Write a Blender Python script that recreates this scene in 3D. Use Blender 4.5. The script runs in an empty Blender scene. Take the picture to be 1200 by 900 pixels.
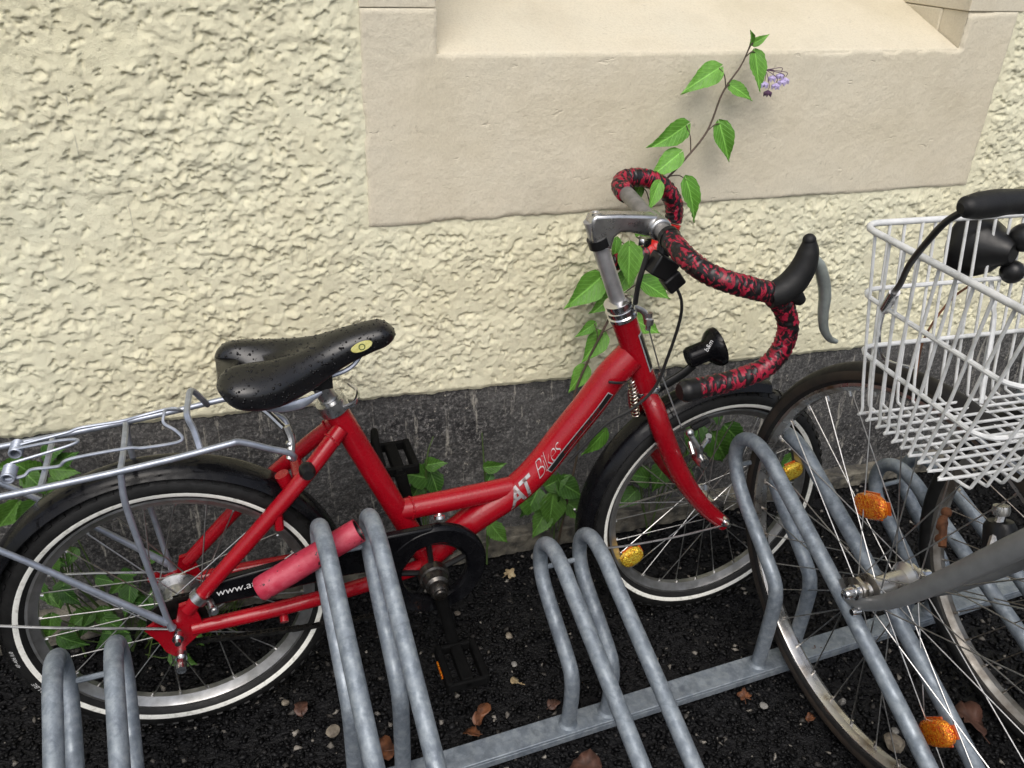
import bpy, math, random
import numpy as np
from mathutils import Vector, Matrix, Quaternion

S = bpy.context.scene
COL = S.collection
R = math.radians
random.seed(7)
rng = np.random.default_rng(7)

# ------------------------------------------------------------------ camera
cam_d = bpy.data.cameras.new('camera')
cam = bpy.data.objects.new('camera', cam_d)
COL.objects.link(cam)
right = Vector((0.945, -0.324, 0.038)).normalized()
back = Vector((-0.300, -0.818, 0.490)).normalized()
right = (right - back * right.dot(back)).normalized()
upv = back.cross(right)
m = Matrix((right, upv, back)).transposed().to_4x4()
m.translation = Vector((0.0, -1.35725, 1.22))
cam.matrix_world = m
cam_d.sensor_width = 36.0
cam_d.lens = 985.0 / 1200.0 * 36.0
cam_d.clip_start = 0.02
cam_d.clip_end = 500.0
S.camera = cam

# ------------------------------------------------------------------ world, sun, exposure
W = bpy.data.worlds.new('World')
S.world = W
W.use_nodes = True
wn = W.node_tree
wn.nodes.clear()
sky = wn.nodes.new('ShaderNodeTexSky')
sky.sky_type = 'NISHITA'
sky.sun_disc = False
SUN_EL, SUN_AZ = R(54), R(200)       # azimuth clockwise from +Y: behind the camera, a little to its left
sky.sun_elevation = SUN_EL
sky.sun_rotation = SUN_AZ
sky.air_density = 1.0
sky.dust_density = 4.0
sky.ozone_density = 1.0
hs = wn.nodes.new('ShaderNodeHueSaturation')
hs.inputs['Saturation'].default_value = 0.6
bg = wn.nodes.new('ShaderNodeBackground')
bg.inputs['Strength'].default_value = 0.125
wo = wn.nodes.new('ShaderNodeOutputWorld')
wn.links.new(sky.outputs[0], hs.inputs['Color'])
wn.links.new(hs.outputs[0], bg.inputs['Color'])
wn.links.new(bg.outputs[0], wo.inputs['Surface'])
sun_d = bpy.data.lights.new('sun', 'SUN')
sun_d.energy = 1.15
sun_d.angle = R(48)
sun_d.color = (1.0, 0.97, 0.92)
sun = bpy.data.objects.new('sun', sun_d)
COL.objects.link(sun)
sdir = Vector((math.sin(SUN_AZ) * math.cos(SUN_EL), math.cos(SUN_AZ) * math.cos(SUN_EL), math.sin(SUN_EL)))
sun.rotation_euler = sdir.to_track_quat('Z', 'Y').to_euler()
sun.location = sdir * 5
vs = S.view_settings
vs.view_transform = 'Standard'
vs.look = 'None'
vs.gamma = 1.0
vs.exposure = 0.38
vs.use_curve_mapping = False

# ------------------------------------------------------------------ materials
def new_mat(name):
    mt = bpy.data.materials.new(name)
    mt.use_nodes = True
    nt = mt.node_tree
    return mt, nt, nt.nodes['Principled BSDF']

def N(nt, typ, **kw):
    n = nt.nodes.new(typ)
    for k, v in kw.items():
        if k in n.inputs:
            n.inputs[k].default_value = v
        else:
            setattr(n, k, v)
    return n

def coords(nt, scale=(1, 1, 1)):
    tc = N(nt, 'ShaderNodeTexCoord')
    mp = N(nt, 'ShaderNodeMapping')
    mp.inputs['Scale'].default_value = scale
    nt.links.new(tc.outputs['Object'], mp.inputs['Vector'])
    return mp.outputs['Vector']

def noise(nt, vec, scale, detail=4, rough=.55, dist=0.0):
    n = N(nt, 'ShaderNodeTexNoise')
    n.inputs['Scale'].default_value = scale
    n.inputs['Detail'].default_value = detail
    n.inputs['Roughness'].default_value = rough
    n.inputs['Distortion'].default_value = dist
    nt.links.new(vec, n.inputs['Vector'])
    return n.outputs['Fac']

def ramp(nt, fac, stops, interp='LINEAR'):
    r = N(nt, 'ShaderNodeValToRGB')
    cr = r.color_ramp
    cr.interpolation = interp
    while len(cr.elements) < len(stops):
        cr.elements.new(.5)
    for e, (p, c) in zip(cr.elements, stops):
        e.position = p
        e.color = (c[0], c[1], c[2], 1) if not isinstance(c, (int, float)) else (c, c, c, 1)
    nt.links.new(fac, r.inputs['Fac'])
    return r.outputs['Color']

def mix(nt, fac, a, b, mode='MIX'):
    mx = N(nt, 'ShaderNodeMix', data_type='RGBA', blend_type=mode)
    for sock, v in ((mx.inputs['Factor'], fac), (mx.inputs[6], a), (mx.inputs[7], b)):
        if isinstance(v, (int, float)):
            sock.default_value = v
        elif isinstance(v, tuple):
            sock.default_value = (v[0], v[1], v[2], 1)
        else:
            nt.links.new(v, sock)
    return mx.outputs[2]

def bump(nt, bs, height, strength=.3, dist=.002):
    b = N(nt, 'ShaderNodeBump')
    b.inputs['Strength'].default_value = strength
    b.inputs['Distance'].default_value = dist
    nt.links.new(height, b.inputs['Height'])
    nt.links.new(b.outputs['Normal'], bs.inputs['Normal'])

def simple(name, c1, c2=None, rough=.5, rough2=None, metal=0.0, scale=25, bmp=0.0, bscale=300, bdist=.001, coat=0.0, spec=None, stops=(.35, .65), stretch=(1, 1, 1), detail=5):
    mt, nt, bs = new_mat(name)
    v = coords(nt, stretch)
    nz = noise(nt, v, scale, detail)
    c2 = c2 or tuple(x * .8 for x in c1)
    nt.links.new(ramp(nt, nz, [(stops[0], c2), (stops[1], c1)]), bs.inputs['Base Color'])
    nz2 = noise(nt, v, scale * 2.3, 4)
    rough2 = rough if rough2 is None else rough2
    nt.links.new(ramp(nt, nz2, [(.35, rough), (.65, rough2)]), bs.inputs['Roughness'])
    bs.inputs['Metallic'].default_value = metal
    bs.inputs['Coat Weight'].default_value = coat
    bs.inputs['Coat Roughness'].default_value = .08
    if spec is not None:
        bs.inputs['Specular IOR Level'].default_value = spec
    if bmp:
        bump(nt, bs, noise(nt, v, bscale, 3), bmp, bdist)
    return mt

MT = {}
# cream roughcast render
mt, nt, bs = new_mat('cream_render'); MT['plaster'] = mt
v = coords(nt)
c = ramp(nt, noise(nt, v, 2.6, 7, .6), [(.28, (.76, .71, .49)), (.5, (.81, .775, .565)), (.72, (.775, .765, .585))])
c = mix(nt, ramp(nt, noise(nt, v, 16, 6, .65), [(.40, 0.0), (.72, .45)]), c, (.72, .68, .50))
c = mix(nt, ramp(nt, noise(nt, v, 75, 6, .7), [(.52, 0.0), (.78, .45)]), c, (.58, .53, .37))
c = mix(nt, ramp(nt, noise(nt, coords(nt, (1, 1, .06)), 22, 6, .65), [(.63, 0.0), (.76, .38)]), c, (.50, .47, .35))
c = mix(nt, ramp(nt, noise(nt, coords(nt, (1, 1, .05)), 95, 4, .6), [(.70, 0.0), (.75, .5)]), c, (.36, .34, .27))
nt.links.new(c, bs.inputs['Base Color'])
bs.inputs['Roughness'].default_value = .88
bs.inputs['Specular IOR Level'].default_value = .2
grit = mix(nt, .5, noise(nt, v, 300, 6, .75), noise(nt, v, 700, 3, .6))
bump(nt, bs, grit, .75, .0035)
# dressed sandstone painted the same beige
mt, nt, bs = new_mat('beige_sandstone'); MT['stone'] = mt
v = coords(nt)
c = ramp(nt, noise(nt, v, 5, 6), [(.3, (.60, .54, .405)), (.5, (.67, .61, .475)), (.72, (.64, .595, .475))])
c = mix(nt, ramp(nt, noise(nt, coords(nt, (1, 1, .15)), 6, 5), [(.54, 0.0), (.8, .5)]), c, (.50, .44, .33))
c = mix(nt, ramp(nt, noise(nt, v, 55, 5, .65), [(.66, 0.0), (.72, .55)]), c, (.40, .355, .27))
c = mix(nt, ramp(nt, noise(nt, v, 240, 4, .7), [(.45, 0.0), (.75, .4)]), c, (.45, .40, .30))
nt.links.new(c, bs.inputs['Base Color'])
bs.inputs['Roughness'].default_value = .8
bs.inputs['Specular IOR Level'].default_value = .25
tool = noise(nt, coords(nt, (1.0, 1.0, .22)), 170, 3, .6, .6)
patch = ramp(nt, noise(nt, v, 7, 4), [(.46, 0.0), (.62, .55)])
hgt = mix(nt, patch, noise(nt, v, 90, 7, .72), tool)
pits = ramp(nt, noise(nt, coords(nt, (.45, 1, 1)), 55, 4, .6), [(.27, 0.0), (.33, 1.0)])
hgt = mix(nt, 1.0, hgt, pits, 'MULTIPLY')
bump(nt, bs, hgt, .6, .0035)
# dark plinth
mt, nt, bs = new_mat('dark_plinth_concrete'); MT['plinth'] = mt
v = coords(nt)
c = ramp(nt, noise(nt, v, 170, 6, .7), [(.40, (.010, .010, .011)), (.50, (.035, .034, .034)), (.60, (.15, .145, .14)), (.70, (.34, .33, .31))])
c = mix(nt, ramp(nt, noise(nt, v, 5, 5), [(.38, 0.0), (.62, .9)]), c, ramp(nt, noise(nt, v, 210, 5, .7), [(.38, (.018, .018, .019)), (.52, (.085, .083, .08)), (.66, (.26, .25, .235))]))
vd = coords(nt, (1, 1, .10))
c = mix(nt, ramp(nt, noise(nt, coords(nt, (1, 1, .7)), 3.2, 5, .6), [(.42, 0.0), (.64, .42)]), c, ramp(nt, noise(nt, v, 300, 4, .7), [(.35, (.05, .05, .05)), (.65, (.26, .255, .245))]))
c = mix(nt, ramp(nt, noise(nt, vd, 64, 6, .72), [(.585, 0.0), (.66, .8)]), c, (.40, .38, .33))
c = mix(nt, ramp(nt, noise(nt, v, 40, 7, .8), [(.625, 0.0), (.66, .85)]), c, (.50, .47, .40))
nt.links.new(c, bs.inputs['Base Color'])
bs.inputs['Roughness'].default_value = .7
bump(nt, bs, noise(nt, v, 230, 5, .7), .8, .004)
MT['footing'] = simple('footing_stone', (.17, .155, .12), (.05, .047, .042), .75, scale=40, bmp=.8, bscale=150, bdist=.004)
# ground
MT['ground'] = simple('wet_black_ground', (.010, .010, .011), (.004, .004, .005), .45, .65, spec=.25, scale=80, bmp=.9, bscale=160, bdist=.006)
def chips_mat(name, stops):
    mt, nt, bs = new_mat(name)
    at = N(nt, 'ShaderNodeAttribute', attribute_name='tone')
    nt.links.new(ramp(nt, at.outputs['Fac'], stops, 'LINEAR'), bs.inputs['Base Color'])
    bs.inputs['Roughness'].default_value = .45
    bs.inputs['Specular IOR Level'].default_value = .17
    return mt
MT['chips'] = chips_mat('wet_basalt_chips', [(0, (.0015, .0015, .002)), (.6, (.0045, .0045, .005)), (.93, (.014, .014, .015)), (.975, (.05, .046, .042)), (1, (.26, .24, .21))])
MT['pebble'] = simple('pale_pebble', (.27, .235, .18), (.12, .10, .08), .6, scale=90, bmp=.4, bscale=300)
MT['pebble_grey'] = simple('grey_pebble', (.25, .24, .22), (.12, .115, .11), .55, scale=90, bmp=.4)
MT['pebble_dark'] = simple('dark_pebble', (.13, .11, .09), (.07, .06, .05), .55, scale=90, bmp=.4)
# bike materials
mt, nt, bs = new_mat('red_paint'); MT['red'] = mt
v = coords(nt)
c = ramp(nt, noise(nt, v, 9, 5), [(.35, (.255, .002, .008)), (.65, (.32, .003, .010))])
c = mix(nt, ramp(nt, noise(nt, v, 150, 5, .7), [(.715, 0.0), (.73, 1.0)]), c, (.10, .012, .012))
c = mix(nt, ramp(nt, noise(nt, coords(nt, (1, 1, 2)), 95, 6, .75), [(.735, 0.0), (.745, .8)]), c, (.50, .30, .28))
nt.links.new(c, bs.inputs['Base Color'])
nt.links.new(ramp(nt, noise(nt, v, 40, 5, .7), [(.35, .20), (.65, .34)]), bs.inputs['Roughness'])
bs.inputs['Specular IOR Level'].default_value = .32
bs.inputs['Coat Weight'].default_value = .3
bs.inputs['Coat Roughness'].default_value = .06
drop = ramp(nt, noise(nt, v, 240, 2, .4), [(.60, 0.0), (.68, 1.0)])
bump(nt, bs, drop, .22, .0012)
mt, nt, bs = new_mat('faded_red_plastic'); MT['pink'] = mt
v = coords(nt)
c = ramp(nt, noise(nt, v, 20, 6, .65), [(.38, (.30, .012, .03)), (.52, (.40, .03, .06)), (.66, (.47, .075, .11))])
c = mix(nt, ramp(nt, noise(nt, v, 62, 5, .6), [(.645, 0.0), (.665, 1.0)]), c, (.03, .01, .012))
c = mix(nt, ramp(nt, noise(nt, coords(nt, (1, 1, 3)), 120, 5, .7), [(.64, 0.0), (.70, .6)]), c, (.62, .25, .26))
nt.links.new(c, bs.inputs['Base Color'])
nt.links.new(ramp(nt, noise(nt, v, 45, 4), [(.35, .3), (.65, .55)]), bs.inputs['Roughness'])
bump(nt, bs, noise(nt, v, 110, 5, .7), .45, .002)
MT['pink_in'] = simple('dark_red_inside', (.16, .01, .015), None, .6)
MT['rubber'] = simple('tyre_rubber', (.014, .014, .014), (.007, .007, .007), .6, .45, spec=.3, scale=60, bmp=.25, bscale=300)
MT['rubber_brown'] = simple('dusty_tyre_rubber', (.017, .016, .015), (.009, .008, .008), .65, .5, spec=.3, scale=30, bmp=.25, bscale=300)
MT['tan_wall'] = simple('worn_brown_sidewall', (.045, .032, .022), (.018, .015, .013), .65, scale=22, bmp=.3, bscale=250)
MT['stripe'] = simple('reflective_white_stripe', (.88, .88, .82), (.62, .62, .56), .3, .45, scale=120, metal=0.0, coat=.5, stops=(.3, .48))
MT['alu'] = simple('brushed_aluminium', (.62, .62, .62), (.45, .45, .45), .35, .25, metal=1.0, scale=40)
MT['rim'] = simple('aluminium_rim', (.52, .52, .52), (.28, .28, .27), .42, .3, metal=.9, scale=30)
MT['chrome'] = simple('chrome', (.75, .75, .76), (.6, .6, .61), .14, .22, metal=1.0, scale=40)
MT['chrome_worn'] = simple('worn_chrome', (.62, .6, .57), (.25, .19, .13), .2, .4, metal=.95, scale=24, stops=(.28, .5))
MT['dull_rim'] = simple('dull_old_rim', (.30, .29, .27), (.12, .10, .08), .38, .55, metal=.8, scale=26)
MT['satin'] = simple('satin_steel', (.50, .50, .51), (.36, .36, .37), .38, .5, metal=.75, scale=40)
MT['bar_grey'] = simple('worn_grey_alloy', (.30, .29, .28), (.20, .195, .19), .42, .55, metal=.6, scale=60)
MT['grime'] = simple('oily_black_plastic', (.004, .004, .004), (.002, .002, .002), .75, .85, scale=60, spec=.12)
MT['dark_steel'] = simple('oily_dark_steel', (.16, .15, .14), (.04, .035, .03), .22, .4, metal=.9, scale=40)
MT['spoke'] = simple('spoke_steel', (.62, .62, .62), (.4, .39, .37), .3, .4, metal=1.0, scale=20)
MT['spoke_dull'] = simple('dull_spoke_steel', (.5, .47, .43), (.22, .18, .14), .35, .5, metal=.95, scale=14)
MT['silver'] = simple('silver_lacquer', (.38, .41, .48), (.28, .31, .37), .3, .42, metal=.6, scale=60)
MT['grey_paint'] = simple('matt_grey_paint', (.25, .26, .265), (.20, .205, .21), .40, .48, metal=.3, scale=30, coat=.1)
MT['lever'] = simple('grey_lever', (.36, .40, .385), (.27, .30, .29), .32, metal=.4, scale=50)
MT['black'] = simple('black_plastic', (.006, .006, .0065), (.010, .010, .0105), .3, .42, scale=40, spec=.35)
MT['black_gloss'] = simple('black_gloss', (.003, .003, .004), (.006, .006, .007), .08, .36, scale=26, spec=.22)
MT['black_matt'] = simple('black_rubber_grip', (.009, .009, .010), (.013, .013, .013), .45, .55, spec=.3, scale=60, bmp=.2, bscale=500)
MT['saddle'] = simple('wet_black_vinyl', (.003, .003, .004), (.005, .005, .006), .27, .33, scale=60, bmp=.08, bscale=700, coat=.0, spec=.6)
mt, nt, bs = new_mat('white_plastic_coated_wire'); MT['white_wire'] = mt
v = coords(nt)
c = ramp(nt, noise(nt, v, 30, 6, .65), [(.30, (.42, .43, .42)), (.48, (.62, .63, .63)), (.65, (.70, .71, .71))])
c = mix(nt, ramp(nt, noise(nt, v, 42, 6, .7), [(.67, 0.0), (.71, .85)]), c, (.30, .17, .08))
nt.links.new(c, bs.inputs['Base Color'])
bs.inputs['Roughness'].default_value = .5
bump(nt, bs, noise(nt, v, 200, 4), .25, .001)
MT['white_ink'] = simple('white_lettering', (.75, .75, .75), (.6, .6, .6), .45)
MT['silver_ink'] = simple('silver_lettering', (.55, .55, .56), (.38, .38, .39), .35, metal=.4, scale=80)
MT['dark_silver_ink'] = simple('worn_silver_decal', (.40, .39, .39), (.16, .10, .10), .4, metal=.5, scale=110, stops=(.40, .52))
MT['ink_and_shade'] = simple('black_print_and_shade', (.01, .01, .01), None, .35)
MT['badge'] = simple('cream_badge', (.62, .60, .25), (.5, .46, .14), .35, scale=150)
MT['chain'] = simple('oily_chain', (.05, .048, .045), (.02, .019, .018), .35, metal=.8, scale=90)
MT['rust'] = simple('rust', (.20, .075, .028), (.09, .035, .016), .8, scale=60, bmp=.5, bscale=200)
MT['cable'] = simple('black_cable', (.014, .014, .014), None, .4)
MT['stem_brown'] = simple('vine_stem', (.10, .065, .05), (.06, .05, .03), .6, scale=40)
MT['stem_green'] = simple('green_stem', (.07, .12, .03), (.05, .08, .02), .6, scale=40)
MT['flower'] = simple('violet_petal', (.52, .46, .68), (.40, .33, .56), .6)
MT['flower_dark'] = simple('dark_bud', (.09, .04, .09), None, .6)
# galvanised steel
mt, nt, bs = new_mat('galvanised_steel'); MT['galv'] = mt
v = coords(nt)
vor = N(nt, 'ShaderNodeTexVoronoi'); vor.inputs['Scale'].default_value = 55
nt.links.new(v, vor.inputs['Vector'])
sep = N(nt, 'ShaderNodeSeparateColor'); nt.links.new(vor.outputs['Color'], sep.inputs[0])
c = ramp(nt, sep.outputs[0], [(0, (.17, .20, .235)), (1, (.235, .27, .31))])
c = mix(nt, ramp(nt, noise(nt, v, 75, 6, .65), [(.42, 0.0), (.62, .7)]), c, (.33, .37, .405))
c = mix(nt, ramp(nt, noise(nt, coords(nt, (1, .6, .6)), 48, 6, .7), [(.50, 0.0), (.68, .6)]), c, (.10, .12, .155))
nt.links.new(c, bs.inputs['Base Color'])
bs.inputs['Metallic'].default_value = .45
nt.links.new(ramp(nt, noise(nt, v, 60, 5), [(.35, .42), (.65, .72)]), bs.inputs['Roughness'])
bump(nt, bs, noise(nt, v, 130, 4), .25, .0015)
# camouflage bar tape
mt, nt, bs = new_mat('red_black_bar_tape'); MT['tape'] = mt
v = coords(nt)
f = ramp(nt, noise(nt, coords(nt, (2.2, 1.0, 1.3)), 46, 4, .6, 1.2), [(.51, 0.0), (.54, 1.0)])
c = mix(nt, f, (.008, .006, .007), ramp(nt, noise(nt, v, 60, 4), [(.35, (.20, .006, .02)), (.65, (.36, .012, .04))]))
nt.links.new(c, bs.inputs['Base Color'])
nt.links.new(ramp(nt, noise(nt, v, 30, 2), [(.4, .28), (.6, .45)]), bs.inputs['Roughness'])
bump(nt, bs, noise(nt, v, 350, 3), .25, .001)
MT['tape_red'] = simple('plain_red_tape', (.55, .012, .012), (.4, .008, .01), .35)
# reflectors
def reflector_mat(name, a, b, sc):
    mt, nt, bs = new_mat(name)
    v = coords(nt)
    vor = N(nt, 'ShaderNodeTexVoronoi'); vor.inputs['Scale'].default_value = sc
    nt.links.new(v, vor.inputs['Vector'])
    sp = N(nt, 'ShaderNodeSeparateColor'); nt.links.new(vor.outputs['Color'], sp.inputs[0])
    nt.links.new(ramp(nt, sp.outputs[0], [(0.1, a), (.8, b)]), bs.inputs['Base Color'])
    bs.inputs['Roughness'].default_value = .22
    bs.inputs['Metallic'].default_value = .55
    bs.inputs['Coat Weight'].default_value = .6
    bs.inputs['Coat Roughness'].default_value = .05
    bump(nt, bs, vor.outputs['Distance'], .9, .0016)
    return mt
MT['orange'] = reflector_mat('orange_reflector', (.75, .10, .004), (1.0, .36, .02), 380)
MT['yellow'] = reflector_mat('yellow_reflector', (.70, .33, .01), (1.0, .74, .08), 300)
MT['orange_edge'] = simple('orange_plastic_edge', (.55, .10, .01), (.45, .07, .008), .25, coat=.6)
# leaves
def mth(nt, op, a, b=None):
    n = N(nt, 'ShaderNodeMath', operation=op)
    for i, v_ in enumerate((a, b)):
        if v_ is None: continue
        if isinstance(v_, (int, float)): n.inputs[i].default_value = v_
        else: nt.links.new(v_, n.inputs[i])
    return n.outputs[0]
def leaf_mat(name, a, b, veins=True):
    mt, nt, bs = new_mat(name)
    oi = N(nt, 'ShaderNodeObjectInfo')
    v = coords(nt)
    c = ramp(nt, oi.outputs['Random'], [(0, a), (1, b)])
    blot = noise(nt, v, 3.5 if veins else 70, 6, .65)
    c = mix(nt, ramp(nt, blot, [(.40, 0.0), (.68, .6)]), c, tuple(x * .55 for x in a))
    c = mix(nt, ramp(nt, noise(nt, v, 7, 5, .7), [(.66, 0.0), (.70, .5)]), c, (.16, .13, .04))
    if veins:
        sx = N(nt, 'ShaderNodeSeparateXYZ'); nt.links.new(v, sx.inputs[0])
        ax = mth(nt, 'ABSOLUTE', sx.outputs[0])
        ph = mth(nt, 'FRACT', mth(nt, 'SUBTRACT', mth(nt, 'MULTIPLY', sx.outputs[1], 7.0), mth(nt, 'MULTIPLY', ax, 8.0)))
        side = mth(nt, 'ABSOLUTE', mth(nt, 'SUBTRACT', ph, .5))
        f1 = ramp(nt, side, [(.02, 1.0), (.10, 0.0)])
        f2 = ramp(nt, ax, [(.008, 1.0), (.028, 0.0)])
        c = mix(nt, mth(nt, 'MULTIPLY', f1, .35), c, tuple(min(1, x * 1.7 + .02) for x in b))
        c = mix(nt, mth(nt, 'MULTIPLY', f2, .6), c, tuple(min(1, x * 1.8 + .03) for x in b))
        bump(nt, bs, mix(nt, .5, blot, f1), .35, .02)
    nt.links.new(c, bs.inputs['Base Color'])
    bs.inputs['Roughness'].default_value = .4
    bs.inputs['Specular IOR Level'].default_value = .35
    return mt
MT['leaf'] = leaf_mat('vine_leaf', (.10, .27, .03), (.16, .37, .055))
MT['leaf_low'] = leaf_mat('weed_leaf', (.025, .08, .012), (.075, .175, .025))
MT['grass'] = leaf_mat('grass_blade', (.045, .085, .015), (.09, .13, .03), False)
MT['leaf_tan'] = simple('tan_dead_leaf', (.42, .34, .2), (.28, .2, .11), .6, scale=70)
MT['leaf_rust'] = simple('rust_brown_dead_leaf', (.20, .075, .03), (.07, .028, .015), .55, scale=60)
MT['leaf_orange'] = simple('orange_dead_leaf', (.65, .22, .03), (.5, .14, .02), .5, scale=60)
MT['leaf_dark'] = simple('dark_dead_leaf', (.10, .045, .03), (.05, .025, .018), .55, scale=60)
MT['window_frame'] = simple('white_window_paint', (.7, .69, .66), (.62, .61, .58), .4)
mt, nt, bs = new_mat('window_glass'); MT['glass'] = mt
bs.inputs['Base Color'].default_value = (.02, .025, .03, 1); bs.inputs['Roughness'].default_value = .03
# water
mt, nt, bs = new_mat('water_drop'); MT['water'] = mt
bs.inputs['Base Color'].default_value = (.004, .004, .005, 1)
bs.inputs['Roughness'].default_value = .03
bs.inputs['IOR'].default_value = 1.33
bs.inputs['Specular IOR Level'].default_value = .5

# ------------------------------------------------------------------ geometry helpers
def link(o, parent=None):
    COL.objects.link(o)
    if parent is not None:
        o.parent = parent
    return o

def tag(o, label=None, cat=None, group=None, kind=None):
    if label: o['label'] = label
    if cat: o['category'] = cat
    if group: o['group'] = group
    if kind: o['kind'] = kind
    return o

def empty(name, loc=(0, 0, 0)):
    o = bpy.data.objects.new(name, None)
    o.location = loc
    o.empty_display_size = .1
    return link(o)

def spline(pts, n=8, closed=False):
    P = [np.array(p, float) for p in pts]
    k = len(P)
    out = []
    rngi = range(k if closed else k - 1)
    for i in rngi:
        p1, p2 = P[i], P[(i + 1) % k]
        p0 = P[(i - 1) % k] if (closed or i > 0) else 2 * p1 - p2
        p3 = P[(i + 2) % k] if (closed or i + 2 < k) else 2 * p2 - p1
        for j in range(n):
            t = j / n
            out.append(.5 * ((2 * p1) + (-p0 + p2) * t + (2 * p0 - 5 * p1 + 4 * p2 - p3) * t * t + (-p0 + 3 * p1 - 3 * p2 + p3) * t ** 3))
    if not closed:
        out.append(P[-1])
    return np.array(out)

class G:
    def __init__(s):
        s.v = []; s.f = []; s.n = 0; s.flat = []
    def add(s, V, F):
        V = np.asarray(V, float)
        s.v.append(V)
        s.f += [tuple(i + s.n for i in f) for f in F]
        s.n += len(V)
        return s
    def tube(s, pts, r, seg=12, closed=False, cap=True, flat=1.0, flat_axis=None):
        P = np.asarray(pts, float)
        k = len(P)
        r = np.full(k, r) if np.isscalar(r) else np.interp(np.linspace(0, 1, k), np.linspace(0, 1, len(r)), r)
        if closed:
            T = np.roll(P, -1, 0) - np.roll(P, 1, 0)
        else:
            T = np.gradient(P, axis=0)
        T /= np.linalg.norm(T, axis=1)[:, None] + 1e-12
        ref = np.array([0, 1, 0.]) if flat_axis is None else np.array(flat_axis, float)
        if abs(ref @ T[0]) > .95: ref = np.array([1., 0, 0]) if abs(T[0][0]) < .9 else np.array([0, 0, 1.])
        u = ref - (ref @ T[0]) * T[0]; u /= np.linalg.norm(u)
        a = np.linspace(0, 2 * np.pi, seg, endpoint=False)
        V = []
        for i in range(k):
            u = u - (u @ T[i]) * T[i]; u /= np.linalg.norm(u) + 1e-12
            w = np.cross(T[i], u)
            V.append(P[i] + r[i] * (np.cos(a)[:, None] * u * flat + np.sin(a)[:, None] * w))
        V = np.concatenate(V)
        F = []
        for i in range(k if closed else k - 1):
            i2 = (i + 1) % k
            for j in range(seg):
                j2 = (j + 1) % seg
                F.append((i * seg + j, i * seg + j2, i2 * seg + j2, i2 * seg + j))
        if cap and not closed:
            F.append(tuple(range(seg - 1, -1, -1)))
            F.append(tuple((k - 1) * seg + j for j in range(seg)))
        return s.add(V, F)
    def lathe(s, prof, o, axis, seg=24, a0=0, a1=2 * math.pi, ref=None, close_profile=False):
        # prof: list of (radius, height along axis)
        ax = np.array(axis, float); ax /= np.linalg.norm(ax)
        rf = np.array(ref if ref is not None else ((1, 0, 0) if abs(ax[0]) < .9 else (0, 0, 1)), float)
        u = rf - (rf @ ax) * ax; u /= np.linalg.norm(u); w = np.cross(ax, u)
        full = abs(a1 - a0) > 2 * math.pi - 1e-6
        na = seg if full else seg + 1
        A = np.linspace(a0, a1, na, endpoint=not full)
        k = len(prof)
        V = np.array([np.array(o) + p[0] * (math.cos(t) * u + math.sin(t) * w) + p[1] * ax for t in A for p in prof])
        F = []
        kk = k if close_profile else k - 1
        for i in range(seg):
            i2 = (i + 1) % na
            for j in range(kk):
                j2 = (j + 1) % k
                F.append((i * k + j, i2 * k + j, i2 * k + j2, i * k + j2))
        if not full and close_profile:
            F.append(tuple(range(k - 1, -1, -1))); F.append(tuple((na - 1) * k + j for j in range(k)))
        return s.add(V, F)
    def box(s, c, size, rot=None):
        x, y, z = np.array(size) / 2
        V = np.array([(a * x, b * y, d * z) for a in (-1, 1) for b in (-1, 1) for d in (-1, 1)])
        if rot is not None:
            V = V @ np.array(rot.to_3x3() if hasattr(rot, 'to_3x3') else rot).T
        F = [(0, 1, 3, 2), (4, 6, 7, 5), (0, 4, 5, 1), (2, 3, 7, 6), (0, 2, 6, 4), (1, 5, 7, 3)]
        return s.add(V + np.array(c), F)
    def prism(s, poly, d0, d1, to3=None):
        # poly in (a,b), extruded along third; default: (x, z) extruded along y
        to3 = to3 or (lambda a, b, d: (a, d, b))
        k = len(poly)
        V = [to3(a, b, d0) for a, b in poly] + [to3(a, b, d1) for a, b in poly]
        F = [tuple(range(k)), tuple(range(2 * k - 1, k - 1, -1))]
        F += [(j, j + k, (j + 1) % k + k, (j + 1) % k) for j in range(k)]
        return s.add(V, F)
    def ball(s, c, r, seg=12, rings=8, sc=(1, 1, 1)):
        pr = [(0.0001 + r * math.sin(math.pi * i / rings), -r * math.cos(math.pi * i / rings)) for i in range(rings + 1)]
        g = G().lathe(pr, (0, 0, 0), (0, 0, 1), seg)
        return s.add(np.concatenate(g.v) * np.array(sc) + np.array(c), g.f)
    def mesh(s, name, mat, smooth=True, auto=40):
        me = bpy.data.meshes.new(name)
        V = np.concatenate(s.v)
        me.from_pydata([tuple(p) for p in V], [], s.f)
        me.materials.append(mat)
        fix_normals(me)
        if smooth:
            me.shade_smooth()
            me.set_sharp_from_angle(angle=R(auto))
        return me
    def build(s, name, mat, parent=None, smooth=True, auto=40):
        o = bpy.data.objects.new(name, s.mesh(name, mat, smooth, auto))
        return link(o, parent)

import bmesh
def fix_normals(me):
    bm = bmesh.new(); bm.from_mesh(me)
    bmesh.ops.recalc_face_normals(bm, faces=bm.faces)
    bm.to_mesh(me); bm.free()

def bevel(o, w, seg=2, ang=35):
    b = o.modifiers.new('bevel', 'BEVEL'); b.width = w; b.segments = seg; b.limit_method = 'ANGLE'; b.angle_limit = R(ang)
    return o

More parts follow.
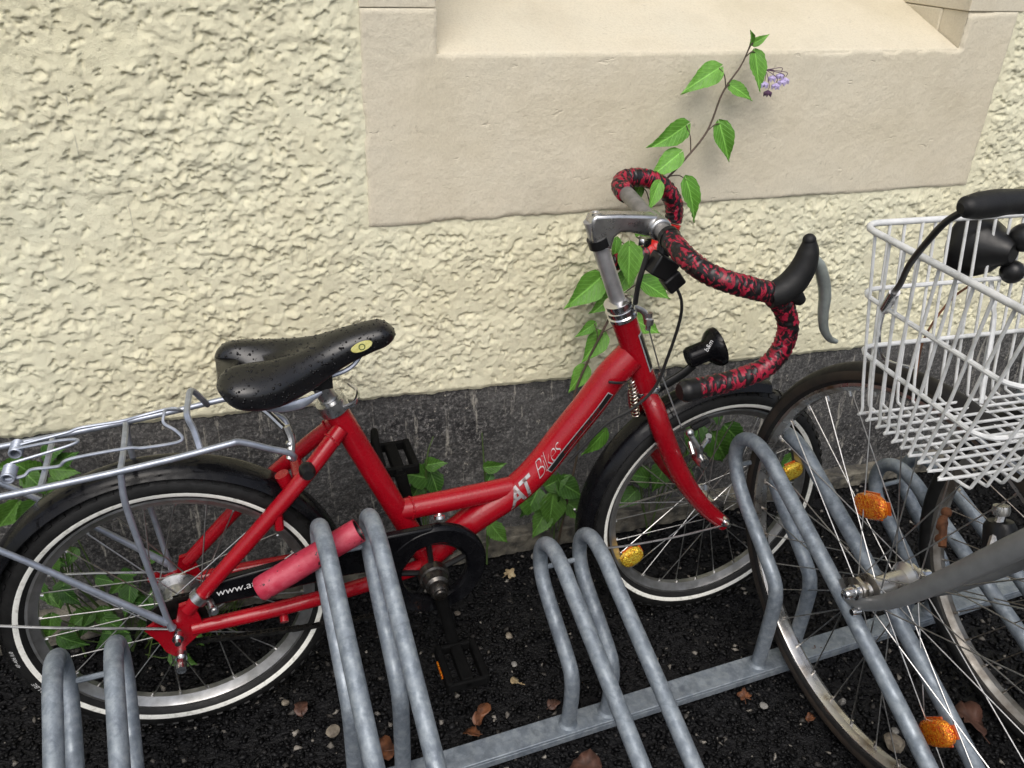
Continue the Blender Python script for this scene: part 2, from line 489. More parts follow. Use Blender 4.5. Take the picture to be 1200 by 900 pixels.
# value noise on arrays
def vnoise(x, z, seed):
    rg = np.random.default_rng(seed)
    n = 512
    T = rg.random((n, n))
    xi = np.floor(x).astype(int); zi = np.floor(z).astype(int)
    fx = x - xi; fz = z - zi
    fx = fx * fx * fx * (fx * (fx * 6 - 15) + 10); fz = fz * fz * fz * (fz * (fz * 6 - 15) + 10)
    a = T[xi % n, zi % n]; b = T[(xi + 1) % n, zi % n]; c = T[xi % n, (zi + 1) % n]; d = T[(xi + 1) % n, (zi + 1) % n]
    return (a * (1 - fx) + b * fx) * (1 - fz) + (c * (1 - fx) + d * fx) * fz

def fbm(x, z, f, oct, seed, gain=.5):
    s = 0; a = 1; t = 0
    for i in range(oct):
        s = s + a * vnoise(x * f + 17.3 * i, z * f + 5.1 * i, seed + i); t += a
        a *= gain; f *= 2.03
    return s / t

def grid_mesh(name, X, Y, Z, mat, keep=None, parent=None):
    # X, Y, Z 2-D arrays (nx, nz)
    nx, nz = X.shape
    V = np.stack([X, Y, Z], -1).reshape(-1, 3)
    idx = np.arange(nx * nz).reshape(nx, nz)
    q = np.stack([idx[:-1, :-1], idx[1:, :-1], idx[1:, 1:], idx[:-1, 1:]], -1)
    if keep is not None:
        q = q[keep]
    q = q.reshape(-1, 4)
    me = bpy.data.meshes.new(name)
    me.vertices.add(len(V)); me.vertices.foreach_set('co', V.ravel())
    me.loops.add(len(q) * 4); me.loops.foreach_set('vertex_index', q.ravel().astype(np.int32))
    me.polygons.add(len(q)); me.polygons.foreach_set('loop_start', np.arange(0, len(q) * 4, 4, dtype=np.int32))
    me.update(calc_edges=True)
    me.materials.append(mat)
    me.shade_smooth()
    o = bpy.data.objects.new(name, me)
    return link(o, parent)

# ------------------------------------------------------------------ ground
g = G()
g.add([(-60, -60, -.006), (60, -60, -.006), (60, .3, -.006), (-60, .3, -.006)], [(0, 1, 2, 3)])
tag(g.build('ground', MT['ground'], None, False), kind='structure')

def chips(n, xr, yr, smin, smax, seed):
    rg = np.random.default_rng(seed)
    base = np.array([(1, 0, 0), (0, 1, 0), (-1, 0, 0), (0, -1, 0), (0, 0, 1), (.0, 0, -1), (.6, .6, .55), (-.6, -.55, .5)])
    base = np.array([(1, 0, 0), (.1, 1, .1), (-1, .1, 0), (0, -1, -.1), (.25, .2, .75), (-.3, -.2, .7), (0, 0, -.7)])
    tri = [(0, 1, 4), (1, 5, 4), (1, 2, 5), (2, 3, 5), (3, 4, 5), (3, 0, 4), (1, 0, 6), (2, 1, 6), (3, 2, 6), (0, 3, 6)]
    k = len(base)
    V = base[None] * (1 + .3 * rg.normal(size=(n, k, 1)).clip(-1, 1)) + .15 * rg.normal(size=(n, k, 3))
    s = smin + (smax - smin) * rg.random(n) ** 2.2
    V = V * s[:, None, None] * np.stack([1 + .4 * rg.random(n), .7 + .3 * rg.random(n), .6 + .4 * rg.random(n)], -1)[:, None, :]
    a = rg.random(n) * 2 * np.pi; tl = rg.normal(size=n) * .35
    ca, sa, ct, st = np.cos(a), np.sin(a), np.cos(tl), np.sin(tl)
    x, y, z = V[..., 0], V[..., 1], V[..., 2]
    y2 = y * ct[:, None] - z * st[:, None]; z2 = y * st[:, None] + z * ct[:, None]
    V = np.stack([x * ca[:, None] - y2 * sa[:, None], x * sa[:, None] + y2 * ca[:, None], z2], -1)
    V[..., 0] += (xr[0] + (xr[1] - xr[0]) * rg.random(n))[:, None]
    V[..., 1] += (yr[0] + (yr[1] - yr[0]) * rg.random(n))[:, None]
    V[..., 2] += (-.0045 + s * .25 * rg.random(n))[:, None]
    F = (np.array(tri)[None] + (np.arange(n) * k)[:, None, None]).reshape(-1, 3)
    tone = np.repeat(rg.random(n), k)
    return V.reshape(-1, 3), F, tone
V1, F1, T1 = chips(62000, (-.95, 2.3), (-1.25, .0), .0022, .0075, 11)
V2, F2, T2 = chips(26000, (-2.4, 3.6), (-2.6, -1.2), .004, .009, 12)
V = np.concatenate([V1, V2]); F = np.concatenate([F1, F2 + len(V1)]); T = np.concatenate([T1, T2])
me = bpy.data.meshes.new('gravel')
me.vertices.add(len(V)); me.vertices.foreach_set('co', V.ravel())
me.loops.add(F.size); me.loops.foreach_set('vertex_index', F.ravel().astype(np.int32))
me.polygons.add(len(F)); me.polygons.foreach_set('loop_start', np.arange(0, F.size, 3, dtype=np.int32))
me.update(calc_edges=True)
at = me.attributes.new('tone', 'FLOAT', 'POINT'); at.data.foreach_set('value', T.astype(np.float32))
me.materials.append(MT['chips'])
tag(link(bpy.data.objects.new('gravel', me)), 'wet black stone chippings covering the ground under the bicycles', 'gravel', kind='stuff')

# ------------------------------------------------------------------ house wall
def ztop(x):                                   # top edge of the plinth, falls slightly to the right
    return .4225 - .0323 * np.clip(x, -4, 5)
ST_X0, ST_X1, ST_Z0, ST_Z1 = .228, 1.503, .752, 1.0885
house = empty('house_wall', (.6, 0, 0))
tag(house, 'house wall of cream roughcast render above a dark grey plinth', 'wall')
house_inv = Matrix.Translation((-.6, 0, 0))
def H(o):
    o.parent = house
    o.location = (-.6, 0, 0)
    return o

def axis_grid(lo, d0, d1, hi, step, coarse):
    a = np.arange(d0, d1 + 1e-9, step)
    b = np.arange(lo, d0 - 1e-6, coarse) if lo < d0 else np.array([])
    c = np.arange(d1 + coarse, hi + 1e-6, coarse) if hi > d1 else np.array([])
    return np.concatenate([b, a, c])
xs = np.concatenate([np.arange(-6, -1.25, .05), np.arange(-1.25, -.452, .007), np.arange(-.45, 1.98, .0026), np.arange(1.982, 3.1, .007), np.arange(3.12, 7, .05)])
zs = np.concatenate([np.arange(0, .76, .0026), np.arange(.763, 1.3, .008), np.arange(1.32, 3.2, .06)])   # height above plinth top
X, U = np.meshgrid(xs, zs, indexing='ij')
Z = ztop(X) + U
wx = X + .016 * (fbm(X, Z, 45, 4, 40, .6) - .5); wz = Z + .016 * (fbm(X, Z, 45, 4, 50, .6) - .5)
# trowelled dabs: slanted, stretched cells with ragged lower lips, bare patches between them
lump = fbm(wx + .35 * wz, wz * 1.35, 21, 4, 60, .5)
lump2 = fbm(wx - .25 * wz, wz * 1.25, 58, 4, 70, .55)
t = (lump * .60 + lump2 * .40) * 5.2
fl = np.floor(t); fr = t - fl
terr = (fl + np.clip((fr - .04) / .17, 0, 1) ** 1.4 * .62 + .38 * fr) / 5.2
big = fbm(X, Z, 5, 3, 80)
fine = fbm(X, Z, 105, 3, 90, .65)
region = fbm(X, Z, 8, 4, 100, .6)
amp = np.clip(.75 + 2.6 * (region - .5), .28, 1.35)
h = (.0108 * (terr - .5) * amp + .008 * (big - .5) + .0052 * (fine - .5) * amp)
h += .016 * np.maximum(0, fbm(wx, wz * 1.2, 62, 3, 110) - .64)
h -= .0035 * np.clip((fbm(wx, wz * 1.4, 85, 3, 115) - .66) / .05, 0, 1)
edge = np.clip(U / .030, 0, 1)
coarse = ((X < -1.24) | (X > 3.09) | (U > 1.29))
h = np.where(coarse, .008 * (big - .5), h)
h = h * (.15 + .85 * edge) + .006
h *= np.where(U < .008, np.clip(U / .008, 0, 1) * .9 + .1, 1)
# render runs out smoothly against the stone surround
dx = np.maximum(np.maximum(ST_X0 - X, X - ST_X1), 0); dz = np.maximum(ST_Z0 - Z, 0)
dd = np.hypot(dx, np.where(Z > ST_Z0, 0, dz))
near = np.clip(dd / .03, 0, 1)
h = .004 + (h - .004) * (.3 + .7 * near)
Zd = Z - .45 * (h - .005) * edge
# ragged lower lip of the render
Zd = Zd + np.where(U < .02, 1 - U / .02, 0) * .010 * (fbm(X, Z * 0, 45, 5, 120, .65) - .55)
xm = (X[:-1, :-1] + X[1:, 1:]) / 2; zm = (Z[:-1, :-1] + Z[1:, 1:]) / 2
keep = ~((xm > ST_X0 + .004) & (xm < ST_X1 - .004) & (zm > ST_Z0 + .004) & (zm < 2.6))
H(grid_mesh('render', X, -h, Zd, MT['plaster'], keep))
# plinth
xs = axis_grid(-6, -.5, 2.1, 7, .006, .08)
us = np.linspace(0, 1, 84)
X, U = np.meshgrid(xs, us, indexing='ij')
Z = U * (ztop(X) + .012)
h = .006 * (fbm(X, Z, 30, 5, 130, .6) - .5) + .004 * (fbm(X, Z, 140, 2, 140) - .5)
H(grid_mesh('plinth', X, .003 - h, Z, MT['plinth']))
# footing course at the foot of the plinth
X, U = np.meshgrid(xs, np.linspace(0, 1, 26), indexing='ij')
hN = fbm(X, U * .1, 26, 5, 150, .6)
topz = .052 + .016 * (hN - .5) - .012 * np.clip(X, -1, 3)
Yf = np.where(U < .5, -.034 - .012 * (hN - .5), -.034 + (U - .5) * 2 * .05)
Zf = np.where(U < .5, topz * (U / .5), topz + .003 * (fbm(X, U, 60, 3, 160) - .5))
H(grid_mesh('footing', X, Yf + .006 * (fbm(X, Zf, 70, 3, 170) - .5), Zf, MT['footing']))

# stone window surround: sill block with sunk sloping sill, jambs above
def stone_block(name, poly_xz, y0, y1, bev=.004):
    o = G().prism(poly_xz, y0, y1).build(name, MT['stone'], None, False)
    bevel(o, bev, 2)
    H(o)
    return o
IN0, IN1 = .347, 1.383
o = stone_block('window_sill', [(ST_X0 + .002, ST_Z0), (ST_X1 - .002, ST_Z0), (ST_X1 - .002, 1.0865), (IN1, 1.0865), (IN1, 1.0215), (IN0, 1.0215), (IN0, 1.0865), (ST_X0 + .002, 1.0865)], -.0030, .06, .0008)
def lin(a, b, st): return np.linspace(a, b, max(2, int(round((b - a) / st)) + 1))
gx = np.unique(np.concatenate([lin(ST_X0, IN0, .004), lin(IN0, IN1, .004), lin(IN1, ST_X1, .004)]))
gz = np.unique(np.concatenate([lin(ST_Z0 - .002, 1.0222, .004), lin(1.0222, 1.0868, .004)]))
X, Z = np.meshgrid(gx, gz, indexing='ij')
inx = (X >= IN0 - 1e-6) & (X <= IN1 + 1e-6)
dE = np.minimum(np.minimum(X - ST_X0, ST_X1 - X), np.minimum(Z - ST_Z0 + .002, 1.0868 - Z))
dO = np.hypot(np.maximum(np.maximum(IN0 - X, X - IN1), 0), np.maximum(1.0222 - Z, 0))
dE = np.where(inx & (Z <= 1.0223), np.minimum(np.minimum(X - ST_X0, ST_X1 - X), Z - ST_Z0 + .002), dE)
dd = np.minimum(dE, dO)
wear = .003 + .007 * np.clip((fbm(X, Z, 14, 5, 210, .65) - .52) / .2, 0, 1)
y = -.0090 + .0022 * (fbm(X, Z, 9, 4, 200) - .5) + .0012 * (fbm(X, Z, 70, 4, 205, .6) - .5) + np.clip(1 - dd / wear, 0, 1) ** 1.6 * (wear * .8)
Xw = X + np.where(X <= ST_X0 + 1e-6, .004 * (fbm(Z, X, 16, 4, 220) - .3), 0) - np.where(X >= ST_X1 - 1e-6, .004 * (fbm(Z, X, 16, 4, 221) - .3), 0)
Zw = Z + np.where(Z <= gz[0] + 1e-6, .005 * (fbm(X, Z, 11, 5, 222, .6) - .4), 0)
xm = (X[:-1, :-1] + X[1:, 1:]) / 2; zm = (Z[:-1, :-1] + Z[1:, 1:]) / 2
H(grid_mesh('sill_face', Xw, y, Zw, MT['stone'], ~((xm > IN0) & (xm < IN1) & (zm > 1.0222))))
# sloping (weathered) top of the sill inside the opening
gs = G()
gs.add([(IN0 + .0005, -.0072, 1.0217), (IN1 - .0005, -.0072, 1.0217), (IN1 - .0005, .24, 1.118), (IN0 + .0005, .24, 1.12),
        (IN0 + .0005, -.0020, .96), (IN1 - .0005, -.0020, .96), (IN1 - .0005, .24, .96), (IN0 + .0005, .24, .96)],
       [(0, 1, 2, 3), (4, 7, 6, 5), (0, 4, 5, 1), (1, 5, 6, 2), (2, 6, 7, 3), (3, 7, 4, 0)])
o = H(gs.build('sill_slope', MT['stone'], None, False)); bevel(o, .005, 2)
for x0, x1 in ((ST_X0 + .001, IN0 - .0015), (IN1 - .004, ST_X1 + .012)):
    stone_block('window_jamb', [(x0, 1.0876), (x1, 1.0876), (x1, 2.35), (x0, 2.35)], -.0075, .25, .0016)
    H(bevel(G().box(((x0 + x1) / 2, .1555, 1.0215), (x1 - x0 - .001, .19, .13)).build('jamb_foot', MT['stone'], None, False), .003))
stone_block('window_lintel', [(ST_X0, 2.352), (ST_X1, 2.352), (ST_X1, 2.6), (ST_X0, 2.6)], -.008, .25)
gw = G()
for a, b, cc, d in ((IN0, IN1, 1.10, 1.17), (IN0, IN1, 2.29, 2.35), (IN0, IN0 + .06, 1.171, 2.289), (IN1 - .066, IN1 - .006, 1.171, 2.289), (.83, .90, 1.171, 2.289)):
    gw.box(((a + b) / 2, .25, (cc + d) / 2), (b - a, .05, d - cc))
o = H(gw.build('window_frame', MT['window_frame'], None, False)); bevel(o, .004)
for a, b in ((IN0 + .06, .83), (.90, IN1 - .066)):
    H(G().box(((a + b) / 2, .255, 1.73), (b - a, .006, 1.118)).build('pane', MT['glass'], None, False))

# ------------------------------------------------------------------ wheel builder
def spoke_mesh(name, r, mat):
    g = G().tube([(0, 0, 0), (0, 0, .5), (0, 0, 1)], r, 6)
    return g.mesh(name, mat)

def torus_prof(R0, r, sx=1.0, n=14, a0=0, a1=2 * math.pi):
    return [(R0 + r * math.cos(a0 + (a1 - a0) * i / n), r * sx * math.sin(a0 + (a1 - a0) * i / n)) for i in range(n + (0 if abs(a1 - a0 - 2 * math.pi) < 1e-6 else 1))]

def make_wheel(parent, name, mat4, Ro, tr, rim_w, rim_h, nsp, mats, hub_r=.016, hub_l=.06, flange=.024, stripe=False, tread=0, drum=None, phase=0.0, sr=.0011):
    """wheel in its own frame: axis along local Y, mat4 places it in the parent's frame"""
    tyre_m, rim_m, hub_m, spoke_m = mats
    hg = G()
    hl = hub_l / 2
    hg.lathe([(.0001, -hl - .03), (.0045, -hl - .03), (.0045, -hl - .004), (.009, -hl - .004), (hub_r * .8, -hl), (flange, -hl + .001), (flange, -hl + .005), (hub_r, -hl + .012), (hub_r, hl - .012), (flange, hl - .005), (flange, hl - .001), (hub_r * .8, hl), (.009, hl + .004), (.0045, hl + .004), (.0045, hl + .03), (.0001, hl + .03)], (0, 0, 0), (0, 1, 0), 28)
    hub = hg.build(name, hub_m, parent)
    hub.matrix_local = mat4
    # tyre
    Rc = Ro - tr
    tg = G().lathe(torus_prof(Rc, tr, 1.0, 18), (0, 0, 0), (0, 1, 0), 96, close_profile=True)
    if tread:
        for i in range(tread):
            a = 2 * math.pi * i / tread
            for sgn in (-1, 1):
                for row, (da, an) in enumerate(((0, .28), (.5, .82))):
                    aa = a + da * 2 * math.pi / tread * (1 if sgn > 0 else .7)
                    rad = Rc + tr * math.cos(an); yy = sgn * tr * math.sin(an)
                    q = Matrix.Rotation(-aa, 3, 'Y') @ Matrix.Rotation(sgn * an, 3, 'Z')
                    tg.box((rad * math.cos(aa), yy, rad * math.sin(aa)), (.004, .009, .0095), q)
    tyre = tg.build('tyre', tyre_m, hub)
    if stripe:
        sg = G()
        for sgn in (-1, 1):
            sg.lathe([(Rc + (tr + .0006) * math.cos(a), sgn * (tr + .0006) * math.sin(a)) for a in np.linspace(R(98), R(117), 5)], (0, 0, 0), (0, 1, 0), 96)
        sg.build('reflective_stripe', MT['stripe'], hub)
    # rim: box section
    Ri = Rc - tr * .62 + (.0025 if stripe else 0)
    w = rim_w / 2
    prof = [(Ri + .008, -w), (Ri + .008, -w + .002), (Ri + .002, -w + .003), (Ri + .002, w - .003), (Ri + .008, w - .002), (Ri + .008, w), (Ri - rim_h * .45, w), (Ri - rim_h * .55, w * .8), (Ri - rim_h, w * .35), (Ri - rim_h, -w * .35), (Ri - rim_h * .55, -w * .8), (Ri - rim_h * .45, -w)]
    G().lathe(prof, (0, 0, 0), (0, 1, 0), 96, close_profile=True).build('rim', rim_m, hub)
    # spokes, crossed
    sm = spoke_mesh('spoke', sr, spoke_m)
    per = nsp // 2
    Rr = Ri - rim_h * .9
    for i in range(nsp):
        side = -1 if i % 2 else 1
        k = i // 2
        lead = 1 if k % 2 else -1
        ar = 2 * math.pi * i / nsp + phase
        ah = ar + lead * R(62)
        p0 = Vector((flange * .9 * math.cos(ah), side * (hl - .003), flange * .9 * math.sin(ah)))
        p1 = Vector((Rr * math.cos(ar), side * .003, Rr * math.sin(ar)))
        d = p1 - p0
        so = bpy.data.objects.new('spoke', sm)
        link(so, hub)
        so.rotation_mode = 'QUATERNION'
        so.location = p0
        so.rotation_quaternion = d.to_track_quat('Z', 'Y')
        so.scale = (1, 1, d.length)
    # nipples
    ng = G()
    for i in range(nsp):
        ar = 2 * math.pi * i / nsp + phase
        ng.tube([(Rr * .965 * math.cos(ar), 0, Rr * .965 * math.sin(ar)), ((Rr + .004) * math.cos(ar), 0, (Rr + .004) * math.sin(ar))], .0021, 6)
    tag(ng.build('spoke_nipples', hub_m, hub), kind='stuff')
    return hub, Rr

def spoke_reflector(hub, ang, rad, w, hgt, mat, edge, yoff=-.012):
    """lens with rounded ends lying across the spokes; ang measured in the wheel plane"""
    g = G()
    n = 20
    def outline(s, k):
        out = []
        for i in range(n):
            a = 2 * math.pi * i / n
            ca, sa = math.cos(a), math.sin(a)
            out.append((s * w / 2 * abs(ca) ** .75 * (1 if ca >= 0 else -1), s * hgt / 2 * abs(sa) ** .75 * (1 if sa >= 0 else -1)))
        return out
    e = bpy.data.objects.new
    layers = [(1.0, .004), (1.0, -.003), (.90, -.0065), (.72, -.0078), (.40, -.0085)]
    V = []; F = []
    for s_, y_ in layers:
        V += [(a, y_, b) for a, b in outline(s_, 0)]
    for L in range(len(layers) - 1):
        for i in range(n):
            F.append((L * n + i, L * n + (i + 1) % n, (L + 1) * n + (i + 1) % n, (L + 1) * n + i))
    F.append(tuple(range(n))); F.append(tuple((len(layers) - 1) * n + i for i in range(n)))
    o = G().add(V, F).build('spoke_reflector', mat, hub)
    o.location = (rad * math.cos(ang), yoff, rad * math.sin(ang))
    o.rotation_euler = (0, -(ang - math.pi / 2), 0)
    g2 = G()
    g2.box((0, .0055, 0), (w * 1.08, .003, hgt * .5)); g2.box((0, .0055, 0), (w * .5, .0028, hgt * 1.06))
    o2 = g2.build('reflector_clip', edge, hub)
    o2.location = o.location; o2.rotation_euler = o.rotation_euler
    return o

def text_mesh(body, size, shear=0.0, extrude=.0, space=1.0, bold=0.0):
    cu = bpy.data.curves.new('lettering', 'FONT')
    cu.body = body; cu.size = size; cu.shear = shear; cu.extrude = extrude; cu.space_character = space
    cu.resolution_u = 4; cu.offset = bold
    ob = bpy.data.objects.new('lettering_tmp', cu)
    COL.objects.link(ob)
    dg = bpy.context.evaluated_depsgraph_get()
    dg.update()
    me = bpy.data.meshes.new_from_object(ob.evaluated_get(dg))
    bpy.data.objects.remove(ob)
    return me

def subdivide(me, maxlen):
    bm = bmesh.new(); bm.from_mesh(me)
    bmesh.ops.triangulate(bm, faces=bm.faces)
    for _ in range(4):
        ed = [e for e in bm.edges if e.calc_length() > maxlen]
        if not ed: break
        bmesh.ops.subdivide_edges(bm, edges=ed, cuts=1)
        bmesh.ops.triangulate(bm, faces=bm.faces)
    bm.to_mesh(me); bm.free()

def wrap_on_tube(me, path, radius, s0, ang0, name, mat, parent, lift=.0006, side=(0, -1, 0)):
    """lay flat mesh (u along, v across) onto a tube: u runs along the path from arc length s0, v round it about angle ang0 from 'side'"""
    subdivide(me, .006)
    P = np.asarray(path, float)
    seg = np.linalg.norm(np.diff(P, axis=0), axis=1)
    S_ = np.concatenate([[0], np.cumsum(seg)])
    T = np.gradient(P, axis=0); T /= np.linalg.norm(T, axis=1)[:, None]
    sd = np.array(side, float)
    for vtx in me.vertices:
        u, vv = vtx.co.x, vtx.co.y
        s_ = s0 + u
        p = np.array([np.interp(s_, S_, P[:, i]) for i in range(3)])
        t_ = np.array([np.interp(s_, S_, T[:, i]) for i in range(3)]); t_ /= np.linalg.norm(t_)
        a_ = sd - (sd @ t_) * t_; a_ /= np.linalg.norm(a_)
        b_ = np.cross(t_, a_)
        if b_[2] < 0: b_ = -b_
        th = ang0 + vv / radius
        vtx.co = p + (radius + lift + max(0, vtx.co.z)) * (math.cos(th) * a_ + math.sin(th) * b_)
    me.materials.clear(); me.materials.append(mat)
    return link(bpy.data.objects.new(name, me), parent)

I4 = Matrix.Identity(4)
# ------------------------------------------------------------------ the red bicycle (local frame: x forward, -y to the viewer, z up)
bike = empty('bicycle', (-.144, -.272, 0))
bike.rotation_euler = (R(-1.0), 0, 0)
tag(bike, "red children's bicycle with black saddle and red and black taped drop handlebar", 'bicycle')
wm = (MT['rubber'], MT['rim'], MT['alu'], MT['spoke'])
rear, _ = make_wheel(bike, 'rear_wheel', Matrix.Translation((0, 0, .25)), .25, .0225, .027, .023, 28, wm, .024, .062, .036, stripe=True, tread=64, phase=.1)
front, _ = make_wheel(bike, 'front_wheel', Matrix.Translation((.95, 0, .25)), .25, .0225, .027, .023, 28, wm, .014, .058, .022, stripe=True, tread=64, phase=.03)
spoke_reflector(front, math.atan2(-.088, -.152), .178, .036, .046, MT['yellow'], MT['orange_edge'])
spoke_reflector(front, math.atan2(.045, .182), .180, .034, .046, MT['yellow'], MT['orange_edge'])
# tyre lettering
def tyre_text(hub, body, size, a_mid, rad, yoff):
    me = text_mesh(body, size)
    xs_ = [v.co.x for v in me.vertices]; w = max(xs_)
    subdivide(me, .01)
    for v_ in me.vertices:
        a = a_mid - (v_.co.x - w / 2) / rad
        r_ = rad + v_.co.y
        yy = -(math.sqrt(max(0.0, .0225 ** 2 - (r_ - .2275) ** 2)) + .0006)
        v_.co = (r_ * math.cos(a), yy, r_ * math.sin(a))
    me.materials.clear(); me.materials.append(MT['white_ink'])
    link(bpy.data.objects.new('tyre_lettering', me), hub)
tyre_text(rear, 'SCHWALBE', .0115, R(208), .2305, 0)
tyre_text(rear, '47-406 II.0', .008, R(187), .2315, 0)

# frame
DT = spline([(.752, 0, .588), (.718, 0, .553), (.684, 0, .505), (.641, 0, .450), (.598, 0, .393), (.553, 0, .352), (.492, 0, .316), (.447, 0, .285), (.401, 0, .245)], 6)
ST0, ST1 = np.array((.401, 0, .245)), np.array((.262, 0, .572))
HT0, HT1 = np.array((.789, 0, .521)), np.array((.7305, 0, .6605))
fg = G()
fg.tube(DT, [.0265, .0262, .026, .026, .026, .0255, .025, .0245, .024], 20)
fg.tube([ST0 + (ST1 - ST0) * t for t in np.linspace(0, 1, 6)], .0185, 18)
fg.tube([HT0 + (HT1 - HT0) * t for t in np.linspace(0, 1, 5)], [.0215, .0205, .0205, .0205, .0215], 20)
fg.tube([(.350, 0, .3555), (.42, 0, .3575), (.50, 0, .3605), (.565, 0, .364)], .0185, 16)
fg.tube([(.401, -.036, .245), (.401, .036, .245)], .021, 20)
for sg_ in (-1, 1):
    fg.tube(spline([(.272, sg_ * .012, .535), (.215, sg_ * .034, .480), (.12, sg_ * .052, .388), (.018, sg_ * .058, .283)], 5), [.0125, .0125, .012, .0105], 12)
    fg.tube(spline([(.385, sg_ * .022, .247), (.27, sg_ * .045, .250), (.15, sg_ * .055, .248), (.02, sg_ * .058, .246)], 5), [.013, .0125, .012, .011], 12)
    # dropout plate
    fg.prism([(-.045, .262), (-.03, .236), (-.022, .212), (-.008, .196), (.004, .196), (.006, .215), (.03, .236), (.036, .258), (.028, .300), (.008, .296), (.0, .268), (-.02, .262), (-.03, .272)], sg_ * .054, sg_ * .061)
    fg.tube([(.165, sg_ * .050, .424), (.165, sg_ * .052, .40)], .007, 8)
fg.tube([(.203, -.036, .468), (.203, .036, .468)], .010, 12)
fg.tube([(.185, -.02, .455), (.178, -.02, .475)], .011, 10)
fg.tube([(.155, -.054, .236), (.155, -.066, .228)], .007, 10)
# head tube gusset
frame = fg.build('frame', MT['red'], bike)
# weld beads at the tube joints
def weld(c_, axis_, rad, y_=0):
    ax_ = np.array(axis_, float); ax_ /= np.linalg.norm(ax_)
    u_ = np.cross(ax_, (0, 1, 0)); u_ /= np.linalg.norm(u_); w_ = np.cross(ax_, u_)
    pts = []
    for i in range(72):
        a = 2 * math.pi * i / 72
        pts.append(np.array(c_) + rad * (math.cos(a) * u_ + math.sin(a) * w_) + ax_ * (.0016 * math.sin(2 * a) + .0004 * math.sin(23 * a)))
    G().tube(pts, [.0016 + .0005 * math.sin(i * 1.9) for i in range(72)], 6, closed=True).build('weld_bead', MT['red'], frame)
weld((.3775, 0, .3562), (1, 0, .03), .0186)
for sg_ in (-1, 1):
    weld((.257, sg_ * .018, .522), (-.06, sg_ * .02, -.06), .0124)
weld((.388, 0, .277), (-.4, 0, .95), .0186)
weld((.431, 0, .272), (.75, 0, .66), .0243)
# lettering on the down tube
DTr = DT[::-1]
Lr = np.concatenate([[0], np.cumsum(np.linalg.norm(np.diff(DTr, axis=0), axis=1))])
wrap_on_tube(text_mesh('AT', .044, .45, space=.74, bold=.0011), DTr, .026, .172, -.30, 'lettering', MT['dark_silver_ink'], frame, .0008)
wrap_on_tube(text_mesh('Bikes', .039, .75, space=.80, bold=-.0010), DTr, .026, .236, .06, 'lettering', MT['silver_ink'], frame, .0012)
def strip(u0, u1, v0, v1, taper=.0):
    me = bpy.data.meshes.new('stripe')
    n = 16
    me.from_pydata([(u0 + (u1 - u0) * i / n, v0 + (taper if i in (0,) else 0) * 1.0, 0) for i in range(n + 1)] + [(u0 + (u1 - u0) * i / n, v1, 0) for i in range(n + 1)], [], [(i, i + 1, n + 2 + i, n + 1 + i) for i in range(n)])
    return me
wrap_on_tube(strip(0, .165, -.0048, .0048), DTr, .026, .262, -.12, 'pinstripe', MT['ink_and_shade'], frame, .0007)
wrap_on_tube(strip(0, .168, -.0062, .0062), DTr, .026, .2605, -.12, 'pinstripe_border', MT['silver_ink'], frame, .0003)
wrap_on_tube(text_mesh('ALUMINIUM 6061 LIGHT', .009, .2, space=1.0), DTr, .026, .300, -.23, 'lettering', MT['red'], frame, .0011)
HTp = np.array([HT0 + (HT1 - HT0) * t for t in np.linspace(0, 1, 12)])
wrap_on_tube(strip(0, .078, -.0095, .0095), HTp, .0205, .040, 0, 'head_badge_rim', MT['silver_ink'], frame, .0006, side=(1, -.75, 0))
wrap_on_tube(strip(0, .070, -.0068, .0068), HTp, .0205, .044, 0, 'head_badge', MT['ink_and_shade'], frame, .0011, side=(1, -.75, 0))
# clamp on the near seat stay
o = G().tube([(.034, -.0575, .300), (.044, -.0572, .309)], .0145, 16).build('stay_clamp', MT['alu'], frame)
G().tube([(.052, -.062, .296), (.058, -.085, .292)], .0055, 10).lathe([(.0001, 0), (.008, 0), (.008, .005), (.0001, .005)], (.056, -.078, .293), (0, -1, 0), 10).build('clamp_screw', MT['alu'], frame)
# axle nuts
for hx, hz, y in ((0, .25, -.078), (.95, .25, -.068)):
    G().lathe([(.0001, -.012), (.0045, -.012), (.005, -.002), (.0085, -.002), (.0085, .007), (.0001, .007)], (hx, y, hz), (0, 1, 0), 12).build('axle_nut', MT['chrome'], bike)
G().lathe([(.0001, -.024), (.0075, -.024), (.0085, -.016), (.0085, -.008), (.007, -.006), (.007, .0), (.009, .0), (.009, .012), (.0001, .012)], (-.002, -.072, .203), (0, 1, 0), 14).build('tensioner_bolt', MT['chrome'], bike)

# seat post, clamp, saddle
axs = (ST1 - ST0) / np.linalg.norm(ST1 - ST0)
G().tube([ST1 - axs * .03, ST1 + axs * .055], .0135, 16).build('seat_post', MT['alu'], bike)
cl = G().lathe([(.0189, -.008), (.0225, -.008), (.0232, .0), (.0225, .012), (.0142, .013), (.0142, .010)], ST1 - axs * .004, axs, 24)
seatclamp = cl.build('seat_clamp', MT['alu'], bike)
G().tube(spline([ST1 + np.array((.014, -.018, .0)), ST1 + np.array((.032, -.012, .004)), ST1 + np.array((.040, .006, .012)), ST1 + np.array((.030, .022, .018))], 4), .0045, 8, flat=.6).build('quick_release_lever', MT['chrome'], seatclamp)

